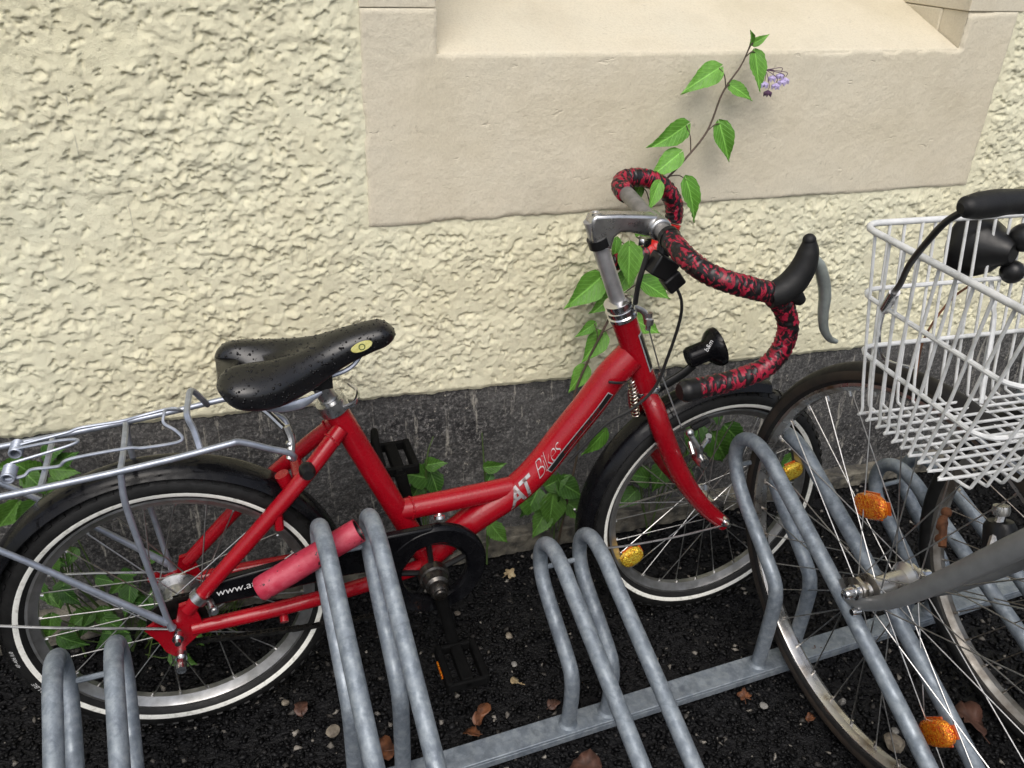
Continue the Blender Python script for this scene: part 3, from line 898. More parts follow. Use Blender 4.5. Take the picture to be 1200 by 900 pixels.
def smooth_curve(xs_, ys_):
    xs_, ys_ = np.array(xs_, float), np.array(ys_, float)
    dm = np.gradient(ys_, xs_)
    def f_(x):
        i = int(np.clip(np.searchsorted(xs_, x) - 1, 0, len(xs_) - 2))
        h_ = xs_[i + 1] - xs_[i]; t = (x - xs_[i]) / h_
        return (2*t**3 - 3*t**2 + 1) * ys_[i] + (t**3 - 2*t**2 + t) * h_ * dm[i] + (-2*t**3 + 3*t**2) * ys_[i + 1] + (t**3 - t**2) * h_ * dm[i + 1]
    return f_
def saddle():
    n, k = 64, 56
    V = []; F = []
    L0, L1 = .106, .3605
    fw = smooth_curve([0, .08, .18, .30, .45, .60, .74, .88, 1.0], [.074, .081, .084, .077, .057, .039, .031, .028, .026])
    ft = smooth_curve([0, .12, .3, .55, .8, .92, 1.0], [.672, .675, .674, .680, .694, .697, .694])
    fb_ = smooth_curve([0, .1, .25, .5, .7, .9, 1.0], [.626, .614, .606, .614, .640, .660, .666])
    for i in range(n + 1):
        q = i / n
        u = .5 - .5 * math.cos(math.pi * q)          # dense at both ends
        w, ztp, zbt = fw(u), ft(u), fb_(u)
        e = 1.0
        if u < .12: e = max(0.0, 1 - (1 - u / .12) ** 2.6) ** (1 / 2.6)
        if u > .90: e = math.sqrt(max(0.0, 1 - ((u - .90) / .10) ** 2))
        e = max(e, .02)
        we = e if u > .5 else .55 + .45 * e
        zm_ = ztp * .42 + zbt * .58
        x = L0 + (L1 - L0) * u
        for j in range(k):
            a = 2 * math.pi * j / k
            ca, sa = math.cos(a), math.sin(a)
            y = w * we * abs(ca) ** .8 * (1 if ca >= 0 else -1)
            if u < .5:                                  # two separate rear lobes
                lobe = .042
                y = (abs(y) - lobe) * (1 if True else 0) * 1.0
                yy = lobe + y * (e if u < .12 and y > 0 else 1.0)
                y = yy * (1 if ca >= 0 else -1)
            r_ = abs(y) / max(w, 1e-4)
            if sa >= 0:
                z = zm_ + (ztp - zm_) * e * sa ** .70
                z -= np.interp(u, [0, .15, .4, .62], [.046, .032, .011, 0]) * math.exp(-(y / .020) ** 2) * sa
                z -= np.interp(u, [0, .3, .6, 1], [.010, .010, .006, .002]) * r_ ** 2.2 * sa
            else:
                z = zm_ + (zbt - zm_) * e * abs(sa) ** .55
                z += np.interp(u, [0, .3, .7, 1], [.014, .018, .006, 0]) * (1 - r_ ** 2) * abs(sa)
            notch = np.interp(u, [0, .2, .38], [.034, .014, 0]) * math.exp(-(y / .022) ** 2)
            V.append((x + notch, y, z))
    for i in range(n):
        for j in range(k):
            j2 = (j + 1) % k
            F.append((i * k + j, i * k + j2, (i + 1) * k + j2, (i + 1) * k + j))
    F.append(tuple(range(k))); F.append(tuple(n * k + j for j in range(k)))
    return G().add(V, F)
sg = saddle()
sad = sg.build('saddle', MT['saddle'], bike, auto=70)
# water beads on the saddle
sv = sad.data.vertices
drops = G()
cand = [p for p in sad.data.polygons if p.normal.z > .25 or (p.normal.y < -.3 and p.normal.z > -.1)]
rg = random.Random(5)
wts = [p.area for p in cand]
for p in rg.choices(cand, wts, k=900):
    vs_ = [sv[i].co for i in p.vertices]
    a, b = rg.random(), rg.random()
    c_ = (vs_[0] * (1 - a) + vs_[1] * a) * (1 - b) + (vs_[3] * (1 - a) + vs_[2] * a) * b if len(vs_) == 4 else p.center
    nn = p.normal
    r_ = .0006 + .0017 * rg.random() ** 2.6
    drops.lathe([(.0001, r_ * .55), (r_ * .6, r_ * .42), (r_ * .95, r_ * .12), (r_ * 1.0, -.0003)], c_, nn, 7)
tag(drops.build('water_beads', MT['water'], sad), kind='stuff')
# badge on the nose, rails and clamp
bg_ = G().lathe([(.0001, .0012), (.0105, .0012), (.0112, .0), (.0112, -.001)], (0, 0, 0), (0, 0, 1), 24)
bo = bg_.build('saddle_badge', MT['badge'], sad)
bo.scale = (1.45, .62, 1)
# find the saddle surface near the badge spot
best = min(sad.data.polygons, key=lambda p: (p.center - Vector((.309, -.0285, .674))).length)
nrm = best.normal.copy()
zax = nrm; xax = (Vector((.96, 0, .28)) - zax * Vector((.96, 0, .28)).dot(zax)).normalized(); yax = zax.cross(xax)
bm4 = Matrix((xax, yax, zax)).transposed().to_4x4(); bm4.translation = best.center + nrm * .0012
bo.matrix_local = bm4 @ Matrix.Diagonal((1.45, .62, 1, 1))
ring = G().lathe([(.0035, .0016), (.0042, .0018), (.0049, .0016)], (0, 0, 0), (0, 0, 1), 16).build('badge_mark', MT['stem_green'], sad)
ring.matrix_local = bm4
rl = G()
for sg_ in (-1, 1):
    rl.tube(spline([(.315, sg_ * .008, .662), (.29, sg_ * .016, .636), (.24, sg_ * .020, .625), (.19, sg_ * .022, .622), (.15, sg_ * .034, .628), (.128, sg_ * .045, .645)], 5), .0036, 8)
rl.build('saddle_rail', MT['silver'], sad)
G().tube(spline([(.150, -.052, .617), (.18, -.055, .6085), (.215, -.052, .6085), (.245, -.045, .618)], 5), [.003, .007, .008, .002], 10, flat=.5).build('saddle_trim', MT['silver'], sad)
G().box((.246, 0, .624), (.034, .05, .026)).tube([(.246, -.03, .624), (.246, .03, .624)], .012, 12).build('saddle_clamp', MT['black'], sad)

# fork
fk = G()
def lerp(a, b, t): return tuple(np.array(a) + (np.array(b) - np.array(a)) * t)
for sg_ in (-1, 1):
    fk.tube(spline([(.786, sg_ * .006, .515), (.792, sg_ * .030, .497), (.803, sg_ * .043, .462), (.834, sg_ * .047, .395), (.868, sg_ * .050, .336), (.910, sg_ * .051, .282), (.958, sg_ * .052, .234)], 6), [.016, .0178, .0178, .0175, .0168, .0155, .0138], 14)
fk.tube([HT0 + np.array((.004, 0, -.010)), HT0], .0195, 18)
fork = fk.build('fork', MT['red'], bike)
ha = (HT1 - HT0) / np.linalg.norm(HT1 - HT0)
hs_ = G(); hl_ = G()
hl_.lathe([(.0195, -.006), (.0245, -.005), (.025, .0), (.0235, .004), (.0216, .005)], HT0, ha, 24)
hs_.lathe([(.0205, -.002), (.024, .0), (.0245, .006), (.0225, .008), (.0225, .0105), (.0245, .012), (.0245, .018), (.021, .020), (.021, .023), (.0235, .024), (.0235, .031), (.0175, .034), (.0130, .035)], HT1, ha, 24)
headset = hs_.build('headset', MT['chrome'], bike)
hl_.build('lower_headset_cup', MT['chrome'], bike)
st = G()
q0 = HT1 + ha * .03
q1 = HT1 + ha * .178
st.tube([q0, q1], .0128, 18)
stem = st.build('stem', MT['satin'], bike)
st2 = G()
st2.prism([(.6655, .782), (.6605, .800), (.6560, .822), (.6580, .8315), (.6640, .8345), (.700, .8335), (.740, .8300), (.768, .8270), (.768, .7940), (.752, .7960), (.722, .8040), (.706, .8050), (.697, .7980), (.6945, .786), (.6955, .779)], -.0135, .0135)
st2.tube([(.770, -.021, .8065), (.770, .021, .8105)], .0185, 20)
bevel(st2.build('stem_extension', MT['alu'], stem, auto=60), .0065, 4, 50)
G().lathe([(.0001, .001), (.0055, .001), (.006, .003), (.009, .003), (.0095, -.004)], q1 + np.array((.006, 0, .0085)), (-.05, 0, 1), 14).build('stem_bolt', MT['chrome_worn'], stem)
G().tube([q1 - ha * .045, q1 - ha * .030], .0168, 18).build('clamp_band', MT['black'], stem)
G().box((.752, 0, .785), (.022, .012, .010)).tube([(.752, -.012, .784), (.752, .012, .784)], .006, 10).build('stem_clamp_bolt', MT['chrome'], stem)
# handlebar
near_pts = [(.771, 0, .8085), (.770, -.045, .804), (.769, -.09, .794), (.781, -.132, .782), (.803, -.160, .775), (.842, -.167, .763), (.879, -.167, .750), (.906, -.167, .722), (.919, -.167, .688), (.912, -.167, .653), (.888, -.167, .628), (.843, -.167, .616), (.798, -.167, .611), (.757, -.167, .609)]
far_pts = [(.771, 0, .8085), (.773, .05, .815), (.776, .10, .822), (.779, .145, .828), (.796, .168, .834), (.830, .174, .834), (.865, .175, .822), (.893, .175, .797), (.904, .175, .768), (.898, .175, .735), (.876, .175, .706), (.838, .175, .690), (.790, .175, .684)]
nb, fb = spline(near_pts, 10), spline(far_pts, 10)
bar = G().tube(np.concatenate([fb[:26][::-1], nb[1:22]]), .0126, 16).build('handlebar', MT['bar_grey'], bike)
def tape(path, r0, name, mat, wrap=.011):
    s_ = np.concatenate([[0], np.cumsum(np.linalg.norm(np.diff(path, axis=0), axis=1))])
    n = int(s_[-1] / .0016)
    ss = np.linspace(0, s_[-1], n)
    P = np.stack([np.interp(ss, s_, path[:, i]) for i in range(3)], 1)
    # overlapping turns: each turn starts thick and thins out, ragged a little
    ph = (ss / wrap) % 1.0
    rr = r0 + .0016 * (1 - ph) + .0006 * np.sin(ss * 900) * np.sin(ss * 171)
    g_ = G()
    g_.tube(P, list(rr), 18)
    # skew the turns so the seams run diagonally
    Vn = g_.v[0].reshape(n, 18, 3)
    for j in range(18):
        sh = int(round(4 * math.sin(2 * math.pi * j / 18)))
        rr2 = np.roll(rr, sh)
        Vn[:, j] = P + (Vn[:, j] - P) * (rr2 / rr)[:, None]
    g_.v[0] = Vn.reshape(-1, 3)
    return g_.build(name, mat, bar, auto=80)
tape(nb[10:], .0150, 'bar_tape', MT['tape'])
tape(fb[24:86], .0150, 'bar_tape', MT['tape'])
tape(fb[86:106], .0152, 'bar_tape_end', MT['tape_red'])
tape(fb[105:], .0150, 'bar_tape', MT['tape'])
G().tube(nb[9:12], .0172, 18).build('tape_ring', MT['black'], bar)
G().tube(spline([(.775, -.167, .6098), (.757, -.167, .609), (.748, -.167, .6085)], 3), [.0172, .0174, .012], 16).build('bar_end_plug', MT['black'], bar)
# brake hood and lever
hd = G().tube(spline([(.872, -.167, .748), (.893, -.168, .754), (.910, -.169, .768), (.921, -.170, .790), (.924, -.170, .812), (.922, -.170, .828)], 6), [.0185, .0205, .0205, .0185, .0150, .0095], 18)
hd.ball((.9215, -.170, .829), .0096, 14, 8)
hd.tube(spline([(.905, -.168, .752), (.921, -.168, .742), (.931, -.168, .735)], 4), [.015, .012, .008], 14)
hood = hd.build('brake_hood', MT['black_matt'], bar)
G().tube(spline([(.930, -.168, .806), (.948, -.168, .790), (.963, -.168, .764), (.972, -.168, .738), (.976, -.168, .710), (.984, -.168, .684), (.998, -.168, .666), (1.012, -.168, .659)], 6), [.006, .0085, .009, .0085, .0075, .0065, .0055, .004], 12, flat=1.25).build('brake_lever', MT['lever'], hood)
# gear shifter box under the bar and its cable
sh = G().box((.766, -.040, .757), (.040, .030, .034), Matrix.Rotation(.5, 3, 'Y')).box((.783, -.048, .735), (.026, .024, .030), Matrix.Rotation(.9, 3, 'Y')).tube([(.772, -.03, .79), (.768, -.035, .765)], .011, 10)
bevel(sh.build('gear_shifter', MT['black'], bar), .005, 3)
G().tube(spline([(.790, -.045, .728), (.803, -.05, .70), (.806, -.048, .664), (.795, -.045, .60), (.779, -.043, .545), (.745, -.040, .510), (.700, -.036, .484), (.64, -.032, .418)], 8), .0026, 8).build('gear_cable', MT['cable'], bike)
G().tube(spline([(.745, -.03, .775), (.737, -.028, .73), (.739, -.02, .69)], 6), .0042, 8).build('brake_cable', MT['cable'], bike)
hg2 = G().tube(spline([HT1 + ha * .022 + np.array((.018, -.006, 0)), HT1 + ha * .012 + np.array((.036, -.010, -.002)), HT1 + ha * .004 + np.array((.040, -.012, -.014))], 4), .0055, 10)
hg2.lathe([(.0001, -.012), (.0045, -.012), (.0045, -.003), (.008, -.002), (.008, .008), (.005, .010), (.005, .018), (.0001, .018)], HT1 + np.array((.040, -.014, -.010)), (0, 0, 1), 12)
hg2.build('cable_hanger', MT['alu'], headset)
pA, pB = np.array((.772, -.014, .640)), np.array((.806, -.014, .552))
G().tube([pA, pB], .0011, 6).tube([pB, (.838, -.05, .462)], .0013, 6).tube([pB, (.830, .05, .462)], .0011, 6).ball(pB, .005, 10, 6).build('straddle_wire', MT['spoke'], bike)
for sg_ in (-1, 1):
    cb = G()
    cb.lathe([(.0001, .018), (.009, .018), (.0105, .012), (.0105, -.010), (.006, -.012), (.0001, -.012)], (.872, sg_ * .066, .405), (0, sg_, 0), 16)
    cb.tube(spline([(.872, sg_ * .066, .405), (.862, sg_ * .072, .43), (.846, sg_ * .064, .458)], 4), [.008, .006, .005], 10)
    cb.ball((.846, sg_ * .064, .460), .0075, 10, 6)
    cb.tube([(.866, sg_ * .075, .433), (.885, sg_ * .062, .440)], .0045, 8)
    cb.tube([(.885, sg_ * .064, .447), (.889, sg_ * .058, .432)], .0055, 8)
    cb.tube([(.850, sg_ * .078, .425), (.85, sg_ * .062, .44)], .004, 8)
    cb.build('cantilever_brake', MT['alu'], fork)
    G().tube([(.872, sg_ * .030, .443), (.905, sg_ * .028, .455)], .0055, 8).build('brake_pad', MT['black'], fork)
# steering spring between down tube and mudguard
sp = []
for i in range(90):
    t_ = i / 89
    a = t_ * 2 * math.pi * 11
    c0 = np.array((.756, -.004, .545)); c1 = np.array((.774, -.004, .470))
    ax_ = (c1 - c0) / np.linalg.norm(c1 - c0)
    u_ = np.array((0, 1, 0)); w_ = np.cross(ax_, u_)
    sp.append(c0 + (c1 - c0) * t_ + .0062 * (math.cos(a) * u_ + math.sin(a) * w_))
G().tube(sp, .0011, 5).build('steering_spring', MT['chrome_worn'], bike)
G().tube(spline([(.700, -.032, .562), (.712, -.034, .560), (.726, -.030, .556), (.745, -.012, .548)], 4), .0024, 7).build('cable_guide', MT['cable'], frame)

# headlight
hl = G()
hl.tube(spline([(.800, 0, .512), (.82, 0, .520), (.852, 0, .536), (.876, 0, .553)], 4), .0085, 10, flat=.6)
bracket = hl.build('headlight_bracket', MT['black'], bike)
hx = np.array((.94, -.05, .30)); hx /= np.linalg.norm(hx)
lamp_c = np.array((.878, -.002, .574))
head = G().lathe([(.0001, -.018), (.016, -.018), (.0185, -.014), (.0185, .014), (.021, .018), (.030, .026), (.0345, .034), (.0345, .041), (.032, .042)], lamp_c, hx, 28).build('headlight', MT['black_gloss'], bracket)
G().lathe([(.0321, .0415), (.02, .0425), (.0001, .043)], lamp_c, hx, 28).build('headlight_lens', MT['chrome'], bracket)
tm = text_mesh('b&m', .011, .2)
tm.materials.clear(); tm.materials.append(MT['white_ink'])
to = link(bpy.data.objects.new('headlight_lettering', tm), bracket)
zax = (Vector(hx) * -.55 + Vector((0, -.62, .62))).normalized(); xax = Vector((.35, 0, .94)); xax = (xax - zax * xax.dot(zax)).normalized(); yax = zax.cross(xax)
t4 = Matrix((xax, yax, zax)).transposed().to_4x4()
t4.translation = Vector(lamp_c) + Vector(hx) * .030 + zax * .0345 - xax * .012
to.matrix_local = t4

# mudguards
def mudguard(name, cx, cz, Rg, a0, a1, parent, w=.029):
    ys = np.linspace(-1, 1, 13)
    outer = [(Rg - .016 * abs(y) ** 3.2, y * w) for y in ys]
    inner = [(r_ - .002, y * .965) for r_, y in outer][::-1]
    g_ = G().lathe(outer + inner, (cx, 0, cz), (0, -1, 0), 60, R(a0), R(a1), ref=(1, 0, 0), close_profile=True)
    return g_.build(name, MT['black_gloss'], parent, auto=50)
rmg = mudguard('rear_mudguard', 0, .25, .270, 8, 186, bike, .031)
fmg = mudguard('front_mudguard', .95, .25, .268, 72, 186, bike, .029)
o = G().tube(spline([(.948, -.064, .240), (.85, -.060, .232), (.735, -.050, .228), (.708, -.047, .238), (.690, -.034, .262)], 6), .0021, 8).build('mudguard_stay', MT['alu'], fmg)
G().tube(spline([(.948, .064, .240), (.85, .060, .232), (.735, .050, .228), (.700, .044, .245), (.690, .034, .262)], 6), .0021, 8).build('mudguard_stay', MT['alu'], fmg)
for sg_ in (-1, 1):
    G().tube(spline([(-.012, sg_ * .066, .262), (-.15, sg_ * .060, .298), (-.26, sg_ * .045, .322)], 4), .0022, 8).build('mudguard_stay', MT['alu'], rmg)

# luggage rack
def zr(x): return .5525 + .105 * x + .05 * max(0, x - .02)
rk = G()
near_r = spline([(.197, -.040, .512), (.193, -.050, .528), (.165, -.056, .545), (.128, -.062, .566), (.110, -.065, .567), (.036, -.066, .557), (-.071, -.066, .546), (-.172, -.066, .538), (-.285, -.064, .531), (-.305, -.050, .53), (-.31, 0, .53)], 6)
far_r = near_r.copy(); far_r[:, 1] *= -1
rk.tube(near_r, .0046, 10).tube(far_r, .0046, 10)
rack = rk.build('luggage_rack', MT['silver'], bike)
for xx, dz in ((-.028, 0), (-.125, 0), (-.22, 0)):
    z_ = .552 + .08 * xx
    G().tube(spline([(xx, -.064, z_), (xx + .002, -.03, z_ + .004), (xx + .002, .03, z_ + .004), (xx, .064, z_)], 4), .0042, 8).build('rack_crossbar', MT['silver'], rack)
G().tube(spline([(.075, -.062, .560), (.070, -.046, .585), (.064, -.040, .606), (.066, -.01, .610), (.070, .03, .607), (.082, .046, .582), (.087, .062, .563)], 4), .0045, 8).build('rack_hoop', MT['silver'], rack)
for sg_ in (-1, 1):
    G().tube(spline([(-.028, sg_ * .066, .546), (-.030, sg_ * .070, .50), (-.022, sg_ * .071, .41), (-.010, sg_ * .068, .285), (-.006, sg_ * .066, .262)], 4), [.0046, .0046, .0046, .0046, .0065], 10).build('rack_stay', MT['silver'], rack)
    G().tube(spline([(-.29, sg_ * .066, .528), (-.285, sg_ * .068, .535), (-.19, sg_ * .071, .458), (-.09, sg_ * .071, .358), (-.012, sg_ * .069, .277)], 4), [.0045, .0045, .0045, .0048, .006], 10).build('rack_stay', MT['silver'], rack)
# spring clamp: wire flap with coils at the back
cw = G()
cw.tube(spline([(-.185, -.036, .545), (-.150, -.036, .545), (-.137, -.033, .552), (-.105, -.036, .553), (-.088, -.038, .563), (-.02, -.036, .566), (0.0, -.034, .562), (.039, -.030, .560), (.052, -.026, .563), (.044, -.016, .572), (.030, -.006, .580), (.031, .004, .588), (.034, .012, .590), (.048, .022, .583), (.052, .030, .576), (.040, .034, .580), (.0, .030, .577), (-.03, .034, .570), (-.08, .036, .567), (-.10, .036, .562), (-.14, .034, .557), (-.165, .034, .553)], 6), .0023, 8)
cw.tube(spline([(-.165, .020, .556), (-.11, .018, .561), (-.085, .012, .562), (-.095, .002, .560), (-.165, -.012, .553)], 6), .0022, 8)
clampw = cw.build('spring_clamp', MT['silver'], rack)
for y0 in (.032, -.030):
    pts = []
    for i in range(80):
        a = i / 79 * 2 * math.pi * 7
        pts.append((-.165 + .0075 * math.cos(a), y0 + (i / 79 - .5) * .028, .549 + .0075 * math.sin(a)))
    G().tube(pts, .0019, 6).build('clamp_spring', MT['silver'], rack)
# bracket to the frame
bk = G().tube(spline([(.192, -.040, .512), (.197, -.026, .535), (.192, -.020, .556)], 4), .006, 8).ball((.195, -.028, .53), .007).ball((.196, -.036, .512), .007)
bk.tube(spline([(.13, .055, .575), (.165, .020, .566), (.19, -.015, .55)], 4), .0048, 8)
bk.build('rack_bracket', MT['alu'], rack)
G().lathe([(.0001, -.008), (.008, -.008), (.009, -.004), (.012, .0), (.012, .012), (.0001, .012)], (.214, -.050, .490), (0, 1, 0), 14).build('rack_screw', MT['black'], rack)

# chain guard, cranks, pedals, chain
cgm = G()
C0 = (.402, .262)
Ro_, Ri_ = .090, .056
pr = [(Ro_, .000), (Ro_, .012), (Ro_ - .006, .017), (Ri_ + .004, .017), (Ri_, .013), (Ri_, .000)]
cgm.lathe(pr, (C0[0], -.042, C0[1]), (0, -1, 0), 48, close_profile=True)
top = [(.402, .3525), (.33, .352), (.25, .345), (.16, .336), (.06, .325), (.03, .312), (.028, .292), (.05, .280), (.15, .284), (.25, .289), (.32, .286), (.338, .262)]
cgm.prism(top, -.043, -.058)
guard = bevel(cgm.build('chain_guard', MT['black_gloss'], bike, auto=35), .004, 3, 50)
tm = text_mesh('www.at-zweirad.de', .0185, .15)
tm.materials.clear(); tm.materials.append(MT['white_ink'])
to = link(bpy.data.objects.new('chain_guard_lettering', tm), guard)
to.matrix_local = Matrix.Translation((.062, -.0592, .300)) @ Matrix.Rotation(R(-5), 4, 'Y') @ Matrix.Rotation(R(90), 4, 'X')
G().lathe([(.0001, -.006), (.004, -.006), (.005, -.003), (.009, -.002), (.009, .003), (.0001, .003)], (.413, -.045, .363), (-.1, -.5, -1), 14).build('guard_screw', MT['chrome'], guard)
cr = G()
cr.lathe([(.072, -.002), (.075, 0), (.072, .002), (.060, .002), (.060, -.002)], (.401, -.040, .245), (0, -1, 0), 40, close_profile=True)
for i in range(5):
    a = i * 2 * math.pi / 5 + .4
    cr.tube([(.401 + .015 * math.cos(a), -.040, .245 + .015 * math.sin(a)), (.401 + .063 * math.cos(a), -.040, .245 + .063 * math.sin(a))], .005, 8)
ringo = cr.build('chain_ring', MT['black'], bike)
G().lathe([(.0001, -.012), (.007, -.012), (.009, -.010), (.012, -.010), (.0155, -.004), (.0155, .008), (.020, .012), (.022, .028), (.0255, .03), (.0255, .045)], (.401, -.086, .245), (0, 1, 0), 24).build('bottom_bracket_axle', MT['dark_steel'], bike)
for sg_, tipx, tipz, yb in ((-1, .424, .124, -.075), (1, .378, .366, .072)):
    crk = G().tube(spline([(.401, yb, .245), lerp((.401, yb, .245), (tipx, yb + sg_ * .016, tipz), .5), (tipx, yb + sg_ * .016, tipz)], 4), [.013, .0095, .011], 12, flat=.7).build('crank', MT['grime'], bike)
    yp = yb + sg_ * .065
    pg = G().tube([(tipx, yb + sg_ * .016, tipz), (tipx, yp + sg_ * .045, tipz)], .008, 12)
    pg.box((tipx - .03, yp, tipz), (.012, .088, .022)).box((tipx + .03, yp, tipz), (.012, .088, .022)).box((tipx, yp - .041, tipz), (.066, .008, .018)).box((tipx, yp + .041, tipz), (.066, .008, .018)).box((tipx, yp, tipz), (.02, .078, .018))
    if sg_ > 0:
        pg.tube(spline([(tipx - .028, yp - .04, tipz + .012), (tipx - .034, yp - .02, tipz + .048), (tipx - .030, yp + .02, tipz + .050), (tipx - .028, yp + .04, tipz + .012)], 5), .007, 8)
    ped = bevel(pg.build('pedal', MT['grime'], crk), .003, 2)
    for d_ in ((-1,) if sg_ < 0 else ()):
        G().box((tipx + d_ * .0372, yp, tipz), (.003, .034, .006)).build('pedal_reflector', MT['orange'], crk)
chain_pts_low = np.linspace((.40, -.040, .172), (.0, -.040, .205), 42)
chain_pts_low[:, 2] -= .006 * np.sin(np.linspace(0, math.pi, 42))
chain_pts_up = np.linspace((.40, -.040, .318), (.0, -.040, .295), 42)
chg = G()
for P in (chain_pts_low, chain_pts_up):
    d_ = P[1] - P[0]; an = math.atan2(d_[2], d_[0])
    for i in range(len(P) - 1):
        wy = .0075 if i % 2 else .005
        mid = (P[i] + P[i + 1]) / 2
        for s2 in (-1, 1):
            chg.box(mid + np.array((0, s2 * wy / 2, 0)), (.0112, .0013, .0062 if i % 2 else .0072), Matrix.Rotation(-an, 3, 'Y'))
        chg.tube([P[i] + np.array((0, -.0045, 0)), P[i] + np.array((0, .0045, 0))], .0026, 6)
tag(chg.build('chain', MT['chain'], bike, False), kind='stuff')
# sprocket on rear hub
G().lathe([(.0001, 0), (.044, 0), (.045, .0015), (.044, .003), (.0001, .003)], (0, -.0405, .25), (0, 1, 0), 30).build('sprocket', MT['chain'], bike)
# faded red sleeve tube clipped beside the chain guard
p0, p1 = np.array((.124, -.092, .325)), np.array((.277, -.092, .402))
ax_ = (p1 - p0) / np.linalg.norm(p1 - p0); ln = np.linalg.norm(p1 - p0)
sl = G().lathe([(.0001, 0), (.0165, .0), (.0190, .003), (.0192, .02), (.0196, .05), (.0190, ln * .6), (.0194, ln - .012), (.0192, ln), (.0165, ln), (.0160, ln - .06), (.0001, ln - .062)], p0, ax_, 26)
sleeve = sl.build('sleeve_tube', MT['pink'], bike)
G().lathe([(.0001, ln - .045), (.0150, ln - .045), (.0158, ln - .004), (.0168, ln + .0004)], p0, ax_, 20).build('sleeve_bore_shade', MT['ink_and_shade'], sleeve)  # black lining: shade of the hollow end put in as colour
for i, (t_, a_) in enumerate(((.12, 2.2), (.55, 1.2), (.60, 1.5), (.42, 2.6))):
    pass
kb = G().tube([(.20, -.060, .352), (.20, -.092, .363)], .006, 8)
kb.build('sleeve_bracket', MT['black'], sleeve)

# ------------------------------------------------------------------ bicycle rack
rackobj = empty('bicycle_rack', (.6, -.485, 0))
YAW = .045
rackobj.rotation_euler = (0, 0, YAW)
tag(rackobj, 'low galvanised steel bicycle rack with paired bent tube hoops on a floor rail', 'bicycle rack')
bo_ = G().box((.35, 0, .018), (5.2, .042, .006)).box((.35, -.018, .008), (5.2, .006, .014)).box((.35, .018, .008), (5.2, .006, .014))
bevel(bo_.build('floor_rail', MT['galv'], rackobj), .0015)
bo2 = G().box((.35, -.60, .018), (5.2, .042, .006)).box((.35, -.618, .008), (5.2, .006, .014)).box((.35, -.582, .008), (5.2, .006, .014))
bevel(bo2.build('floor_rail', MT['galv'], rackobj), .0015)
def hoop_mesh(high):
    if high:
        pts = [(0, 0, .018), (0, -.002, .06), (0, -.004, .16), (0, .000, .195), (0, .020, .225), (0, .120, .302), (0, .159, .343), (0, .174, .380), (0, .165, .412), (0, .133, .429), (0, .089, .422), (0, .045, .400), (0, -.14, .304), (0, -.36, .180), (0, -.595, .020)]
    else:
        pts = [(0, 0, .018), (0, -.002, .05), (0, -.003, .095), (0, .002, .125), (0, .022, .150), (0, .104, .201), (0, .139, .229), (0, .153, .264), (0, .143, .297), (0, .111, .315), (0, .068, .309), (0, .023, .290), (0, -.14, .222), (0, -.36, .125), (0, -.595, .020)]
    g_ = G().tube(spline(pts, 7), .0128, 16)
    # weld collar on the rail
    g_.lathe([(.0165, 0), (.0145, .003), (.0129, .006)], (0, 0, .021), (0, 0, 1), 14)
    return g_.mesh('hoop', MT['galv'])
hm = {True: hoop_mesh(True), False: hoop_mesh(False)}
rodm = G().tube([(-.037, 0, 0), (.037, 0, 0)], .0045, 8).mesh('hoop_tie', MT['galv'])
for xc, high in ((-.99, False), (-.62, True), (-.250, False), (.120, True), (.482, False), (.870, True), (1.212, False), (1.59, True), (1.96, False)):
    for s_ in (-1, 1):
        ho = link(bpy.data.objects.new('hoop', hm[high]), rackobj)
        ho.location = (xc - .6 + s_ * .037, 0, 0)
    ro = link(bpy.data.objects.new('hoop_tie', rodm), rackobj)
    ro.location = (xc - .6, .166 if high else .146, .357 if high else .243)

# ------------------------------------------------------------------ grey bicycle with the white basket, front wheel in the rack
cb_ = empty('bicycle', (.89, -.636, 0))
tag(cb_, 'grey bicycle with white wire front basket, its front wheel between the rack hoops', 'bicycle')
def to_local(p): return np.array(p, float) - np.array((.89, -.636, 0))
wm2 = (MT['rubber_brown'], MT['chrome_worn'], MT['chrome_worn'], MT['spoke'])
wmat = Matrix.Translation((0, 0, .345)) @ Matrix.Rotation(R(-90) + .045, 4, 'Z') @ Matrix.Rotation(.015, 4, 'X')
# wheel axis (local Y) lies along world -X so that the -Y face looks to the left
w1, Rr1 = make_wheel(cb_, 'front_wheel', wmat, .345, .0185, .026, .014, 36, wm2, .016, .078, .026, tread=0, phase=.06)
# brown worn sidewalls
swg = G()
for sgn in (-1, 1):
    swg.lathe([(.3265 + (.0185 + .0005) * math.cos(a), sgn * (.0185 + .0005) * math.sin(a)) for a in np.linspace(R(70), R(112), 6)], (0, 0, 0), (0, 1, 0), 96)
swg.build('tyre_sidewall', MT['tan_wall'], w1)
inv = wmat.inverted()
for P in ((.87, -.581, .457), (.87, -.800, .205)):
    q = inv @ Vector(to_local(P))
    spoke_reflector(w1, math.atan2(q.z, q.x), math.hypot(q.x, q.z), .062, .040, MT['orange'], MT['orange_edge'], -.016)
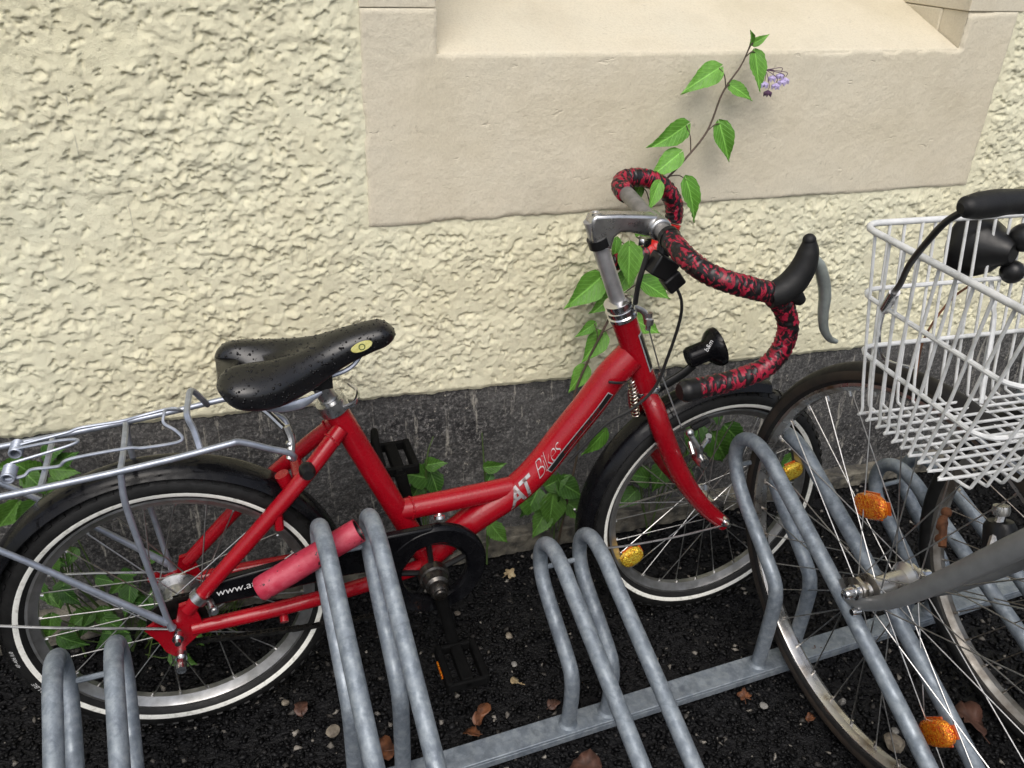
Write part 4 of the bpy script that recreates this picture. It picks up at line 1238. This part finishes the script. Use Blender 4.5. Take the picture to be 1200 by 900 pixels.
# fork
fkg = G()
for xo in (-.052, .052):
    fkg.tube(spline([(xo, .024, .318), (xo, .004, .321), (xo, -.022, .338), (xo, -.065, .388), (xo, -.115, .462), (xo, -.165, .543), (xo * .95, -.215, .625), (xo * .85, -.268, .712), (xo * .35, -.285, .735), (0, -.285, .738)], 5), [.0085, .0095, .0105, .0125, .0140, .0150, .0155, .0155, .015, .014], 14)
fork2 = fkg.build('fork', MT['grey_paint'], cb_)
for xo in (-1, 1):
    G().lathe([(.0001, .022), (.007, .020), (.009, .015), (.009, .004), (.0125, .003), (.0125, -.004), (.0001, -.004)], (xo * .060, .0, .345), (xo, 0, 0), 14).build('axle_nut', MT['chrome'], fork2)
    G().prism([(.030, .312), (.040, .335), (.012, .362), (-.014, .360), (-.018, .325), (.005, .308)], xo * .049, xo * .055, lambda a, b, d: (d, a, b)).build('fork_dropout', MT['chrome_worn'], fork2)
    G().lathe([(.0001, .010), (.005, .010), (.0065, .004), (.0065, -.004), (.0001, -.004)], (xo * .058, -.012, .316), (xo, 0, 0), 12).build('stay_screw', MT['chrome'], fork2)
# head tube, stem, handlebar, frame going back out of the picture
hd0, hd1 = np.array((0, -.285, .735)), np.array((0, -.345, .885))
G().tube([hd0 - (hd1 - hd0) * .05, hd0 + (hd1 - hd0) * .9], .019, 16).tube(spline([(0, -.31, .80), (0, -.5, .62), (0, -.75, .32)], 6), .017, 14).tube([(0, -.75, .32), (0, -.92, .80)], .0155, 14).tube([(.03, -.75, .32), (.06, -1.15, .345)], .010, 10).tube([(-.03, -.75, .32), (-.06, -1.15, .345)], .010, 10).tube([(.015, -.89, .72), (.06, -1.15, .345)], .008, 10).tube([(-.015, -.89, .72), (-.06, -1.15, .345)], .008, 10).build('frame', MT['grey_paint'], cb_)
make_wheel(cb_, 'rear_wheel', Matrix.Translation((0, -1.15, .345)) @ Matrix.Rotation(R(90), 4, 'Z'), .345, .0185, .026, .014, 36, wm2, .016, .078, .026)
G().tube(spline([(-.09, -1.02, .90), (0, -.80, .925)], 2), [.06, .022], 12, flat=.5).tube([(0, -.92, .79), (0, -.94, .90)], .0125, 10).build('saddle', MT['black'], cb_)
hb = spline([(-.16, -.155, 1.003), (-.10, -.155, 1.002), (-.03, -.17, 1.0), (0, -.20, .99), (0, -.27, .99), (0, -.345, .99)], 5)
hbar2 = G().tube([hd1 - (hd1 - hd0) * .1, (0, -.372, .955), (0, -.372, .99)], .0125, 12).tube(spline([(-.25, -.152, 1.002), (-.17, -.152, 1.0), (-.09, -.19, .995), (-.04, -.33, .99), (0, -.372, .99), (.04, -.33, .99), (.09, -.19, .995), (.17, -.152, 1.0), (.25, -.152, 1.002)], 6), .0092, 12).build('handlebar', MT['chrome'], cb_)
for s_ in (-1, 1):
    G().tube(spline([(s_ * .256, -.153, 1.0), (s_ * .250, -.153, 1.001), (s_ * .236, -.152, 1.001), (s_ * .215, -.152, 1.002), (s_ * .19, -.152, 1.002), (s_ * .13, -.162, 1.001), (s_ * .09, -.19, .996)], 5), [.005, .0100, .0125, .0130, .0118, .0112, .0118], 16).build('grip', MT['black_matt'], hbar2)
cab = spline([(-.250, -.153, .998), (-.252, -.138, .982), (-.246, -.118, .955), (-.220, -.080, .915), (-.196, -.052, .880), (-.182, -.032, .858)], 8)
G().tube(cab, .0034, 10).build('brake_cable', MT['cable'], cb_)
fer = spline([(-.184, -.036, .862), (-.172, -.018, .836), (-.168, -.012, .828)], 4)
G().tube(fer, .0062, 10).build('cable_ferrule', MT['chrome'], cb_)
G().tube(spline([(-.168, -.012, .828), (-.130, .022, .775), (-.085, .048, .722), (-.03, .045, .70)], 6), .0022, 8).build('brake_rod', MT['chrome'], cb_)
# headlamp in front of the basket
lc = np.array((.032, .058, .865)); la = np.array((-.25, 1, -.12)); la /= np.linalg.norm(la)
hlg = G().lathe([(.0001, -.044), (.012, -.044), (.017, -.039), (.021, -.028), (.031, -.019), (.039, -.004), (.0415, .012), (.0415, .020), (.039, .024), (.036, .025)], lc, la, 32)
lamp2 = hlg.build('headlamp', MT['black'], cb_)
G().lathe([(.0361, .0245), (.02, .028), (.0001, .029)], lc, la, 24).build('headlamp_lens', MT['chrome'], lamp2)
G().ball(lc + np.array((.026, -.036, .022)), .018, 14, 10).ball(lc + np.array((.022, -.040, -.022)), .015, 14, 10).build('headlamp_housing', MT['black'], lamp2)
G().tube(spline([lc + np.array((.012, -.02, -.035)), lc + np.array((.008, -.04, -.065)), (.045, .01, .77), (.02, -.03, .68)], 5), .0045, 10, flat=.5).build('headlamp_bracket', MT['white_wire'], lamp2)
G().tube(spline([lc + np.array((-.01, -.02, -.04)), (-.01, .04, .80), (-.045, .03, .755), (-.05, .02, .70)], 5), .0016, 6).build('headlamp_wire', MT['rust'], lamp2)
# bottle dynamo on the far blade
dy = G().lathe([(.0001, -.05), (.012, -.05), (.019, -.044), (.0215, -.03), (.0215, .02), (.017, .028), (.007, .030), (.007, .040), (.0001, .040)], (.092, -.075, .470), (.05, .35, .93), 20)
dyn = dy.build('bottle_dynamo', MT['black'], cb_)
G().tube([(.05, -.10, .44), (.092, -.075, .455)], .008, 8).lathe([(.0001, 0), (.011, 0), (.012, .006), (.011, .013), (.0001, .013)], (.094, -.062, .505), (.05, .35, .93), 14).tube([(.05, -.10, .44), (.094, -.062, .508)], .006, 8).build('dynamo_bracket', MT['chrome_worn'], dyn)
G().ball((.075, .005, .44), .009, 10, 8, (1, 1, 1.3)).ball((.070, -.005, .420), .008, 10, 8).ball((.085, .012, .455), .008, 10, 8).tube([(.06, -.02, .42), (.08, .01, .45)], .006, 8).build('rusty_clamp', MT['rust'], dyn)

# basket (local, measured at its left side; slightly flared towards the rim)
bk_ = G()
XB0, XB1 = -.145, .205          # bottom, left / right
YB0, YB1 = .006, -.174          # bottom, wall side / rider side
ZB, ZT = .680, .912
def wallpt(s_, h_):
    """corner-rounded outline: s_ along the perimeter 0..1, h_ 0 bottom .. 1 rim"""
    fx, fy0, fy1 = .024 * h_, .046 * h_, .060 * h_
    x0, x1, y0, y1 = XB0 - fx, XB1 + fx, YB0 + fy0, YB1 - fy1
    z_ = ZB + (ZT - ZB) * h_
    r_ = .02 + .008 * h_
    lx, ly = (x1 - x0 - 2 * r_), (y0 - y1 - 2 * r_)
    q = math.pi / 2 * r_
    tot = 2 * lx + 2 * ly + 4 * q
    d = (s_ % 1.0) * tot
    for kind, ln_, cx, cy, a0 in (('x', lx, x0 + r_, y0, 0), ('c', q, x1 - r_, y0 - r_, 90), ('y', ly, x1, y0 - r_, 0), ('c', q, x1 - r_, y1 + r_, 0), ('-x', lx, x1 - r_, y1, 0), ('c', q, x0 + r_, y1 + r_, -90), ('-y', ly, x0, y1 + r_, 0), ('c', q, x0 + r_, y0 - r_, 180)):
        if d <= ln_ + 1e-9:
            if kind == 'x': return np.array((cx + d, cy, z_))
            if kind == '-x': return np.array((cx - d, cy, z_))
            if kind == 'y': return np.array((cx, cy - d, z_))
            if kind == '-y': return np.array((cx, cy + d, z_))
            a = math.radians(a0) - d / r_
            return np.array((cx + r_ * math.cos(a), cy + r_ * math.sin(a), z_))
        d -= ln_
    return np.array((x0 + r_, y0, z_))
rimp = [wallpt(i / 120, 1.0) for i in range(120)]
basket = G().tube(rimp, .0040, 10, closed=True).build('basket', MT['white_wire'], cb_)
BY = -.06; bp = Vector((-.169, .052, 0)); basket.rotation_euler = (0, 0, BY); basket.location = bp - Matrix.Rotation(BY, 3, 'Z') @ bp + Vector((-.007, 0, 0))
for h_, r_ in ((.66, .0030), (.35, .0030)):
    G().tube([wallpt(i / 120, h_) for i in range(120)], r_, 8, closed=True).build('wire', MT['white_wire'], basket)
# wires running across and lengthwise: each goes down one side, under the floor and up the other
WR = .0020
prg0 = random.Random(9)
nx_, ny_ = 15, 10
for i in range(nx_):
    t_ = (i + .5) / nx_
    xb = XB0 + .012 + (XB1 - XB0 - .024) * t_; xt = XB0 - .022 + .03 + (XB1 - XB0 + .044 - .06) * t_
    pts = [(xt, YB0 + .046, ZT), (xt * .45 + xb * .55, YB0 + .022, ZB + .10), (xb, YB0 + .004, ZB + .014), (xb, YB0 - .010, ZB - .001), (xb, (YB0 + YB1) / 2, ZB - .001), (xb, YB1 + .010, ZB - .001), (xb, YB1 - .004, ZB + .014), (xt * .45 + xb * .55, YB1 - .028, ZB + .10), (xt, YB1 - .060, ZT)]
    pts = [(a_ + prg0.uniform(-.0016, .0016), b_ + prg0.uniform(-.0016, .0016), c_) for a_, b_, c_ in pts]
    G().tube(spline(pts, 5), WR, 7).build('wire', MT['white_wire'], basket)
for i in range(ny_):
    t_ = (i + .5) / ny_
    yb = YB0 - .010 + (YB1 - YB0 + .020) * t_; yt = YB0 + .030 + (YB1 - YB0 - .085) * t_
    pts = [(XB0 - .024, yt, ZT), (XB0 - .012, yt * .45 + yb * .55, ZB + .10), (XB0 - .003, yb, ZB + .014), (XB0 + .010, yb, ZB + .0035), ((XB0 + XB1) / 2, yb, ZB + .0035), (XB1 - .010, yb, ZB + .0035), (XB1 + .003, yb, ZB + .014), (XB1 + .012, yt * .45 + yb * .55, ZB + .10), (XB1 + .024, yt, ZT)]
    pts = [(a_ + prg0.uniform(-.0016, .0016), b_ + prg0.uniform(-.0016, .0016), c_) for a_, b_, c_ in pts]
    G().tube(spline(pts, 5), WR, 7).build('wire', MT['white_wire'], basket)
# flat stay carrying the basket
G().tube(spline([(-.012, .07, .668), (-.012, .03, .670), (-.012, -.06, .664), (-.010, -.13, .655), (-.006, -.22, .66), (0, -.29, .70)], 5), .016, 12, flat=.16, flat_axis=(0, 0, 1)).build('basket_stay', MT['silver'], cb_)

# ------------------------------------------------------------------ third bicycle, wheel in the next hoops
db = empty('bicycle', (1.212, -.76, 0))
tag(db, 'bicycle at the right edge showing only its tyre and dull chrome rim', 'bicycle')
wm3 = (MT['rubber'], MT['dull_rim'], MT['chrome_worn'], MT['spoke_dull'])
make_wheel(db, 'front_wheel', Matrix.Translation((0, 0, .33)) @ Matrix.Rotation(R(90) + .15, 4, 'Z') @ Matrix.Rotation(.03, 4, 'X'), .33, .019, .030, .014, 36, wm3, .016, .078, .026, phase=.1)
f3 = G()
for xo in (-.055, .055):
    f3.tube(spline([(xo, .0, .33), (xo, -.03, .36), (xo, -.09, .48), (xo * .9, -.19, .69), (xo * .4, -.21, .735), (0, -.215, .74)], 5), [.009, .010, .012, .0145, .0145, .014], 12)
f3.build('fork', MT['black'], db)
G().tube([(0, -.21, .72), (0, -.28, .90)], .018, 14).tube([(0, -.24, .80), (0, -.70, .31)], .017, 14).tube([(0, -.70, .31), (0, -.88, .82)], .0155, 14).tube([(.03, -.70, .31), (.06, -1.08, .33)], .010, 10).tube([(-.03, -.70, .31), (-.06, -1.08, .33)], .010, 10).tube([(.015, -.85, .72), (.06, -1.08, .33)], .008, 10).tube([(-.015, -.85, .72), (-.06, -1.08, .33)], .008, 10).build('frame', MT['black'], db)
make_wheel(db, 'rear_wheel', Matrix.Translation((0, -1.08, .33)) @ Matrix.Rotation(R(90), 4, 'Z'), .33, .019, .030, .014, 36, wm3, .016, .078, .026)
G().tube(spline([(-.28, -.40, .99), (-.2, -.34, 1.0), (0, -.29, .99), (.2, -.34, 1.0), (.28, -.40, .99)], 6), .0115, 12).tube([(0, -.27, .88), (0, -.295, .99)], .0125, 12).build('handlebar', MT['chrome'], db)
G().tube([(0, -.98, .87), (0, -.76, .885)], [.065, .02], 12, flat=.5, flat_axis=(0, 0, 1)).tube([(0, -.88, .80), (0, -.90, .87)], .012, 10).build('saddle', MT['black'], db)

# ------------------------------------------------------------------ plants
def leaf_mesh(name, mat, seed, lobed=0.0):
    """heart-shaped leaf, base at origin, tip at (0,1,0), facing +Z, folded along the midrib"""
    rg = random.Random(seed)
    n, k = 14, 8
    V = []; F = []
    wob = [rg.uniform(-.03, .03) for _ in range(24)]
    bend = rg.uniform(-.10, .10); fold = rg.uniform(.16, .38); droop = rg.uniform(.10, .30)
    for i in range(n + 1):
        t = i / n
        wid = np.interp(t, [0, .04, .10, .20, .32, .46, .60, .74, .86, .94, 1.0], [.03, .20, .30, .355, .36, .315, .235, .145, .07, .03, .003])
        if lobed: wid *= 1 + lobed * (1 if i % 2 else -1)
        for j in range(-k // 2, k // 2 + 1):
            u = j / (k / 2)
            x = wid * u * (1 + wob[i]) + bend * t * t
            back = .12 * max(0, 1 - t / .25) * (math.sin(min(1, abs(u)) * math.pi * .6) ** 1.3)
            y = t - back
            z = fold * abs(u) * wid - droop * t * t + .025 * math.sin(8 * t + 3 * u) * abs(u) + wob[(i + j) % 20] * .3 + .012 * math.cos(i * math.pi) * abs(u)
            V.append((x, y, z))
    kk = k + 1
    for i in range(n):
        for j in range(k):
            F.append((i * kk + j, i * kk + j + 1, (i + 1) * kk + j + 1, (i + 1) * kk + j))
    me = bpy.data.meshes.new(name)
    me.from_pydata(V, [], F)
    me.materials.append(mat); me.shade_smooth()
    return me
leafs = [leaf_mesh('leaf', MT['leaf'], i) for i in range(5)]
weeds = [leaf_mesh('leaf', MT['leaf_low'], 20 + i, .05) for i in range(4)]
prg = random.Random(3)
def put_leaf(plant, origin, meshes, base, tip, wide=1.0, facing=None, roll=0.0, name='leaf', curl=True):
    b, t = Vector(base), Vector(tip)
    d = t - b
    L = d.length
    yax = d.normalized()
    fc = Vector(facing) if facing else Vector((prg.uniform(-.5, .3), -1.0, prg.uniform(.1, .9)))
    zax = (fc - yax * fc.dot(yax)).normalized()
    xax = yax.cross(zax)
    M4 = Matrix((xax, yax, zax)).transposed().to_4x4()
    M4.translation = b - Vector(origin)
    o = link(bpy.data.objects.new(name, meshes[prg.randrange(len(meshes))]), plant)
    o.matrix_local = M4 @ Matrix.Diagonal((L * wide, L, L, 1))
    return o
vine_leaves = [(.688, -.075, .655, .655, .615), (.665, -.06, .585, .700, .545), (.700, -.07, .735, .735, .705), (.640, -.05, .545, .60, .53), (0.828, -0.05, 1.001, 0.759, 0.972), (0.894, -0.05, 1.025, 0.908, 0.963), (0.861, -0.04, 0.971, 0.907, 0.95), (0.774, -0.06, 0.91, 0.705, 0.875), (0.846, -0.05, 0.908, 0.871, 0.843), (0.762, -0.07, 0.865, 0.701, 0.832), (0.783, -0.07, 0.817, 0.816, 0.743), (0.712, -0.1, 0.825, 0.69, 0.782), (0.884, -0.05, 1.039, 0.872, 1.063), (0.887, -0.05, 1.039, 0.908, 1.055), (0.698, -0.06, 0.812, 0.683, 0.776), (0.643, -0.05, 0.637, 0.572, 0.593), (0.669, -0.1, 0.716, 0.669, 0.641), (0.653, -0.08, 0.722, 0.647, 0.681), (0.725, -0.06, 0.626, 0.784, 0.592), (0.673, -0.05, 0.602, 0.627, 0.57), (0.722, -0.05, 0.545, 0.778, 0.514), (0.66, -0.05, 0.52, 0.614, 0.474), (0.63, -0.05, 0.453, 0.594, 0.409), (0.696, -0.08, 0.687, 0.722, 0.658), (0.681, -0.06, 0.303, 0.636, 0.255)]
vine_stem = spline([(.60, -.05, .0), (.612, -.06, .15), (.625, -.06, .278), (0.606, -0.06, 0.386), (0.631, -0.06, 0.477), (0.674, -0.06, 0.58), (0.698, -0.06, 0.679), (0.715, -0.06, 0.751), (0.74, -0.065, 0.811), (0.777, -0.06, 0.847), (0.82, -0.055, 0.897), (0.843, -0.05, 0.961), (0.871, -0.05, 1.005), (0.884, -0.05, 1.043)], 6)
vo = (.60, -.05, 0)
vine = empty('climbing_plant', vo)
tag(vine, 'tall climbing nightshade stem with heart-shaped leaves and small violet flowers behind the handlebar', 'plant')
G().tube(vine_stem - np.array(vo), [.0028, .0026, .0024, .0022, .0020, .0017, .0012], 8).build('stem', MT['stem_brown'], vine)
for i, (bx, by, bz, tx, tz) in enumerate(vine_leaves):
    L = math.hypot(tx - bx, tz - bz)
    wide = (.72 if bz > .8 else .88) if L > .045 else .7
    put_leaf(vine, vo, leafs, (bx, by, bz), (tx, by - .012 - .1 * L, tz), wide)
    # petiole
    j = int(np.argmin(np.linalg.norm(vine_stem - np.array((bx, by, bz)), axis=1)))
    j = max(0, j - 2)
    a = vine_stem[j]; b = np.array((bx, by, bz))
    if np.linalg.norm(a - b) > .006:
        G().tube(spline([a - np.array(vo), (a + b) / 2 - np.array(vo) + np.array((0, -.004, .006)), b - np.array(vo)], 4), .0010, 6).build('leaf_stalk', MT['stem_brown'], vine)
fl_pts = [(0.931, -0.06, 0.988), (0.945, -0.062, 0.992), (0.958, -0.06, 0.984), (0.937, -0.065, 0.976), (0.926, -0.062, 0.964), (0.948, -0.066, 0.982), (.917, -.06, .978)]
for i, p in enumerate(fl_pts):
    loc = np.array(p) - np.array(vo)
    G().tube(spline([np.array((.895, -.055, .995)) - np.array(vo), np.array((.915, -.058, .998)) - np.array(vo), loc + np.array((0, 0, .010)), loc + np.array((0, 0, .002))], 4), .0006, 5).build('flower_stalk', MT['flower_dark'], vine)
    fg_ = G()
    for q in range(5):
        a = q * 2 * math.pi / 5 + i
        fg_.tube([loc, loc + np.array((math.cos(a) * .005, math.sin(a) * .005, -.004)), loc + np.array((math.cos(a) * .0065, math.sin(a) * .0065, -.0095))], [.0018, .0032, .0005], 6)
    fg_.build('flower', MT['flower'] if i != 4 else MT['flower_dark'], vine)

def weed(label, origin, leaves, meshes, stems, wide=.95, group=None, grow=1.0):
    pl = empty('weed', origin)
    tag(pl, label, 'plant', group)
    for s_ in stems:
        G().tube(spline(np.array(s_) - np.array(origin), 5), [.0022, .0012], 6).build('stem', MT['stem_green'], pl)
    for (bx, by, bz, tx, tz) in leaves:
        bb = np.array((bx, by, bz)); tt = np.array((tx, by - .02, tz))
        tt = bb + (tt - bb) * grow
        put_leaf(pl, origin, meshes, bb, tt, wide)
        G().tube(spline([np.array((origin[0] + (bx - origin[0]) * .35, origin[1] + (by - origin[1]) * .5, bz * .45)) - np.array(origin), np.array((origin[0] + (bx - origin[0]) * .8, by, bz * .85)) - np.array(origin), bb - np.array(origin)], 4), .0011, 6).build('leaf_stalk', MT['stem_green'], pl)
    return pl
weed('young weed with toothed leaves behind the seat tube of the red bicycle', (.305, -.055, 0), [(0.306, -0.06, 0.26, 0.26, 0.293), (0.309, -0.06, 0.289, 0.335, 0.304), (0.298, -0.05, 0.245, 0.277, 0.214), (0.32, -0.05, 0.26, 0.332, 0.217)], weeds, [[(.305, -.055, 0), (.302, -.055, .15), (.309, -.06, .30), (.325, -.05, .345)]], 1.0, grow=1.15)
weed('small weed showing just above the red frame strut', (.44, -.05, 0), [(0.43, -0.05, 0.254, 0.469, 0.263), (0.443, -0.05, 0.234, 0.427, 0.219), (.446, -.05, .106, .476, .06)], weeds, [[(.44, -.05, 0), (.437, -.05, .14), (.43, -.05, .255)], [(.44, -.05, .1), (.43, -.045, .25), (.425, -.04, .33)]], .9)
weed('broad-leaved weed beneath the red down tube', (.59, -.055, 0), [(0.535, -0.06, 0.149, 0.486, 0.192), (0.561, -0.06, 0.188, 0.597, 0.22), (0.584, -0.07, 0.201, 0.635, 0.169), (0.573, -0.07, 0.171, 0.562, 0.102), (0.542, -0.06, 0.181, 0.511, 0.132), (0.613, -0.06, 0.133, 0.655, 0.101), (.60, -.065, .16, .585, .215), (.56, -.07, .13, .525, .09)], weeds, [[(.59, -.055, 0), (.585, -.06, .1), (.575, -.06, .2)]], 1.0, grow=1.1)
weed('weed with round leaves behind the luggage rack at the left edge', (-.34, -.08, 0), [(-0.335, -0.07, 0.394, -0.355, 0.439), (-0.32, -0.07, 0.433, -0.292, 0.452), (-0.313, -0.07, 0.406, -0.276, 0.408), (-0.348, -0.08, 0.412, -0.324, 0.382), (-0.349, -0.08, 0.352, -0.38, 0.332), (-0.375, -0.07, 0.351, -0.408, 0.314), (-0.296, -0.08, 0.393, -0.323, 0.356), (-0.298, -0.07, 0.42, -0.275, 0.441), (-.35, -.07, .425, -.385, .43)], weeds, [[(-.34, -.08, 0), (-.345, -.08, .2), (-.33, -.075, .41)]], 1.05, grow=1.05)
weed('leafy weed seen through the front wheel of the red bicycle', (.82, -.06, 0), [(0.907, -0.06, 0.275, 0.876, 0.215), (0.944, -0.06, 0.247, 0.99, 0.171), (0.973, -0.06, 0.264, 1.022, 0.211), (0.886, -0.06, 0.145, 0.838, 0.189), (0.8, -0.06, 0.162, 0.745, 0.195), (0.773, -0.06, 0.133, 0.724, 0.109), (0.734, -0.06, 0.208, 0.701, 0.182), (0.957, -0.06, 0.288, 0.921, 0.32), (0.753, -0.05, 0.253, 0.79, 0.278), (.83, -.07, .20, .80, .14), (.86, -.07, .17, .91, .13)], weeds, [[(.82, -.06, 0), (.85, -.06, .15), (.94, -.06, .28)], [(.82, -.06, 0), (.78, -.06, .15), (.75, -.055, .25)]], 1.0)
weed('single weed leafing out behind the orange reflector near the rack', (1.19, -.06, 0), [(1.182, -0.06, 0.171, 1.234, 0.101), (1.17, -.06, .15, 1.13, .12), (1.19, -.06, .12, 1.15, .07)], weeds, [[(1.19, -.06, 0), (1.18, -.06, .17)]], .9)
lv = []
rg = random.Random(21)
for i in range(46):
    bx = rg.uniform(-.37, -.13); bz = rg.uniform(.06, .30) * (1.0 - .45 * (bx + .36) / .2)
    a = rg.uniform(-2.8, .4); L = rg.uniform(.022, .046)
    lv.append((bx, rg.uniform(-.16, -.05), bz, bx + L * math.cos(a), bz + L * math.sin(a)))
weed('dense clump of weeds seen through the rear wheel spokes', (-.26, -.09, 0), lv, weeds, [[(-.26, -.09, 0), (-.28, -.09, .15), (-.30, -.09, .28)], [(-.26, -.09, 0), (-.22, -.1, .1), (-.2, -.1, .16)]], .95)
# grass tuft
gg = G()
for i in range(45):
    bx = rg.uniform(-.24, -.06); by = rg.uniform(-.12, -.05); L = rg.uniform(.04, .13); a = rg.uniform(-.7, .7); bend = rg.uniform(.3, 1.2)
    pts = []
    for q in range(6):
        t = q / 5
        pts.append((bx + L * t * math.sin(a * (1 + bend * t)), by - .03 * t * t * rg.choice((-1, 1)), L * t * math.cos(a * (1 + bend * t) * .9)))
    gg.tube(pts, [.0013, .0011, .0002], 4, flat=.3)
tag(gg.build('grass', MT['grass'], None), 'thin grass growing at the foot of the plinth behind the rear wheel', 'grass', kind='stuff')

# ------------------------------------------------------------------ fallen leaves, pebbles, litter
def pebble(loc, size, mat, label, seed, sq=(1, 1, .6), group=None):
    bm = bmesh.new()
    bmesh.ops.create_icosphere(bm, subdivisions=2, radius=1)
    rg_ = random.Random(seed)
    dirs = [Vector((rg_.gauss(0, 1), rg_.gauss(0, 1), rg_.gauss(0, 1))).normalized() for _ in range(9)]
    offs = [rg_.uniform(.62, .9) for _ in dirs]
    for v_ in bm.verts:
        for d, of in zip(dirs, offs):
            k = v_.co.dot(d)
            if k > of: v_.co -= d * (k - of)
        v_.co = Vector((v_.co.x * sq[0], v_.co.y * sq[1], v_.co.z * sq[2])) * size
    me = bpy.data.meshes.new('pebble'); bm.to_mesh(me); bm.free()
    me.materials.append(mat); me.shade_smooth(); me.set_sharp_from_angle(angle=R(28))
    o = link(bpy.data.objects.new('pebble', me))
    o.location = (loc[0], loc[1], size * sq[2] * .6 + .002)
    o.rotation_euler = (rg_.uniform(-.2, .2), rg_.uniform(-.2, .2), rg_.uniform(0, 6))
    tag(o, label, 'pebble', group)
pebble((.065, -.379), .013, MT['pebble'], 'angular tan pebble left of the tall rack hoops', 1)
pebble((.966, -.686), .019, MT['pebble'], 'large grey-tan pebble below the front wheel of the grey bicycle', 2, (1.2, .9, .7))
pebble((.545, -.062), .0095, MT['pebble_grey'], 'round pale pebble at the foot of the wall beside the low rack hoops', 3)
pebble((.418, -.262), .0085, MT['pebble'], 'small beige pebble between the red bicycle and the low hoops', 4)
pebble((.405, -.33), .006, MT['pebble_grey'], 'tiny grey pebble near the curled dead leaf', 5)
pebble((.940, -.585), .010, MT['pebble_grey'], 'square white pebble in front of the floor rail under the grey fork', 6, (.8, .7, .7))
pebble((.80, -.55), .0085, MT['pebble_grey'], 'pale pebble in front of the rail left of the grey bicycle wheel', 7)
pebble((.34, -.175), .007, MT['pebble_dark'], 'dark grey pebble near the pedal', 8)
pebble((.27, -.485), .0075, MT['pebble_dark'], 'dull pebble behind the rail near the tall hoops', 9)
pebble((-.005, -.295), .0075, MT['pebble'], 'little tan pebble below the rear tyre of the red bicycle', 10)
pebble((.99, -.665), .009, MT['pebble_grey'], 'small pale pebble touching the large tan one', 12)

def dead_leaf(loc, size, mat, label, seed, rz, shape='oval', tilt=(0, 0)):
    rg_ = random.Random(seed)
    n = 26
    V = [(0, 0, 0)]; F = []
    for ring_ in (.5, 1.0):
        for i in range(n):
            a = 2 * math.pi * i / n
            if shape == 'star': r_ = .55 + .45 * abs(math.cos(2.5 * (a - .3))) ** 1.3
            elif shape == 'long': r_ = .30 + .70 * abs(math.cos(a)) ** 2.4
            else: r_ = .62 + .38 * abs(math.cos(a)) + rg_.uniform(-.05, .05)
            r_ *= ring_
            V.append((r_ * math.cos(a), r_ * math.sin(a), .26 * ring_ ** 2 * math.sin(2 * a + seed) + rg_.uniform(-.02, .24) * ring_))
    for i in range(n):
        F.append((0, 1 + i, 1 + (i + 1) % n))
        F.append((1 + i, 1 + n + i, 1 + n + (i + 1) % n, 1 + (i + 1) % n))
    me = bpy.data.meshes.new('dead_leaf')
    me.from_pydata([tuple(c * size for c in v_) for v_ in V], [], F)
    me.materials.append(mat); me.shade_smooth()
    o = link(bpy.data.objects.new('dead_leaf', me))
    so = o.modifiers.new('thickness', 'SOLIDIFY'); so.thickness = .0005
    o.location = (loc[0], loc[1], .009 + size * .15)
    o.rotation_euler = (tilt[0], tilt[1], rz)
    tag(o, label, 'dead leaf')
    G().tube([(-size * .5, 0, .002), (-size * 1.5, -size * .25, .004)], .0008, 5).build('leaf_stalk', mat, o)
dead_leaf((.473, -.103), .014, MT['leaf_tan'], 'pale yellowish lobed leaf on the gravel right of the crank', 1, .3, 'star', (.3, 0))
dead_leaf((.393, -.377), .013, MT['leaf_tan'], 'curled pale dead leaf between the tall and the low hoops', 2, 1.9, 'oval', (.5, .3))
dead_leaf((.310, -.425), .024, MT['leaf_rust'], 'long rust-red dead leaf behind the floor rail', 3, .8, 'long', (.4, 0))
dead_leaf((.285, -.455), .017, MT['leaf_rust'], 'crumpled brown leaf touching the floor rail', 4, 2.0, 'oval', (.2, .4))
dead_leaf((.125, -.445), .034, MT['leaf_rust'], 'brown dead leaf between the two tall hoops at the bottom', 5, 2.6, 'oval', (.3, .2))
dead_leaf((.445, -.572), .028, MT['leaf_dark'], 'dark brown leaf in front of the floor rail', 6, .2, 'oval')
dead_leaf((.775, -.525), .014, MT['leaf_rust'], 'small brown leaf beside the floor rail end of the tall right hoops', 7, .9, 'star')
dead_leaf((.955, -.462), .017, MT['leaf_rust'], 'brown leaf on the gravel inside the tall right hoops', 8, 2.2, 'star', (.3, .3))
dead_leaf((1.13, -.69), .034, MT['leaf_dark'], 'large dark brown leaf under the right edge wheels', 9, 1.2, 'oval', (.2, 0))
dead_leaf((.44, -.44), .013, MT['leaf_dark'], 'olive brown leaf scrap near the low hoops', 10, .4, 'oval')
dead_leaf((.02, -.32), .016, MT['leaf_dark'], 'dark leaf scrap below the rear wheel of the red bicycle', 11, 1.4, 'oval')
dead_leaf((.86, -.60), .010, MT['leaf_rust'], 'rust-coloured leaf scrap beside the grey bicycle tyre', 12, .5, 'oval')
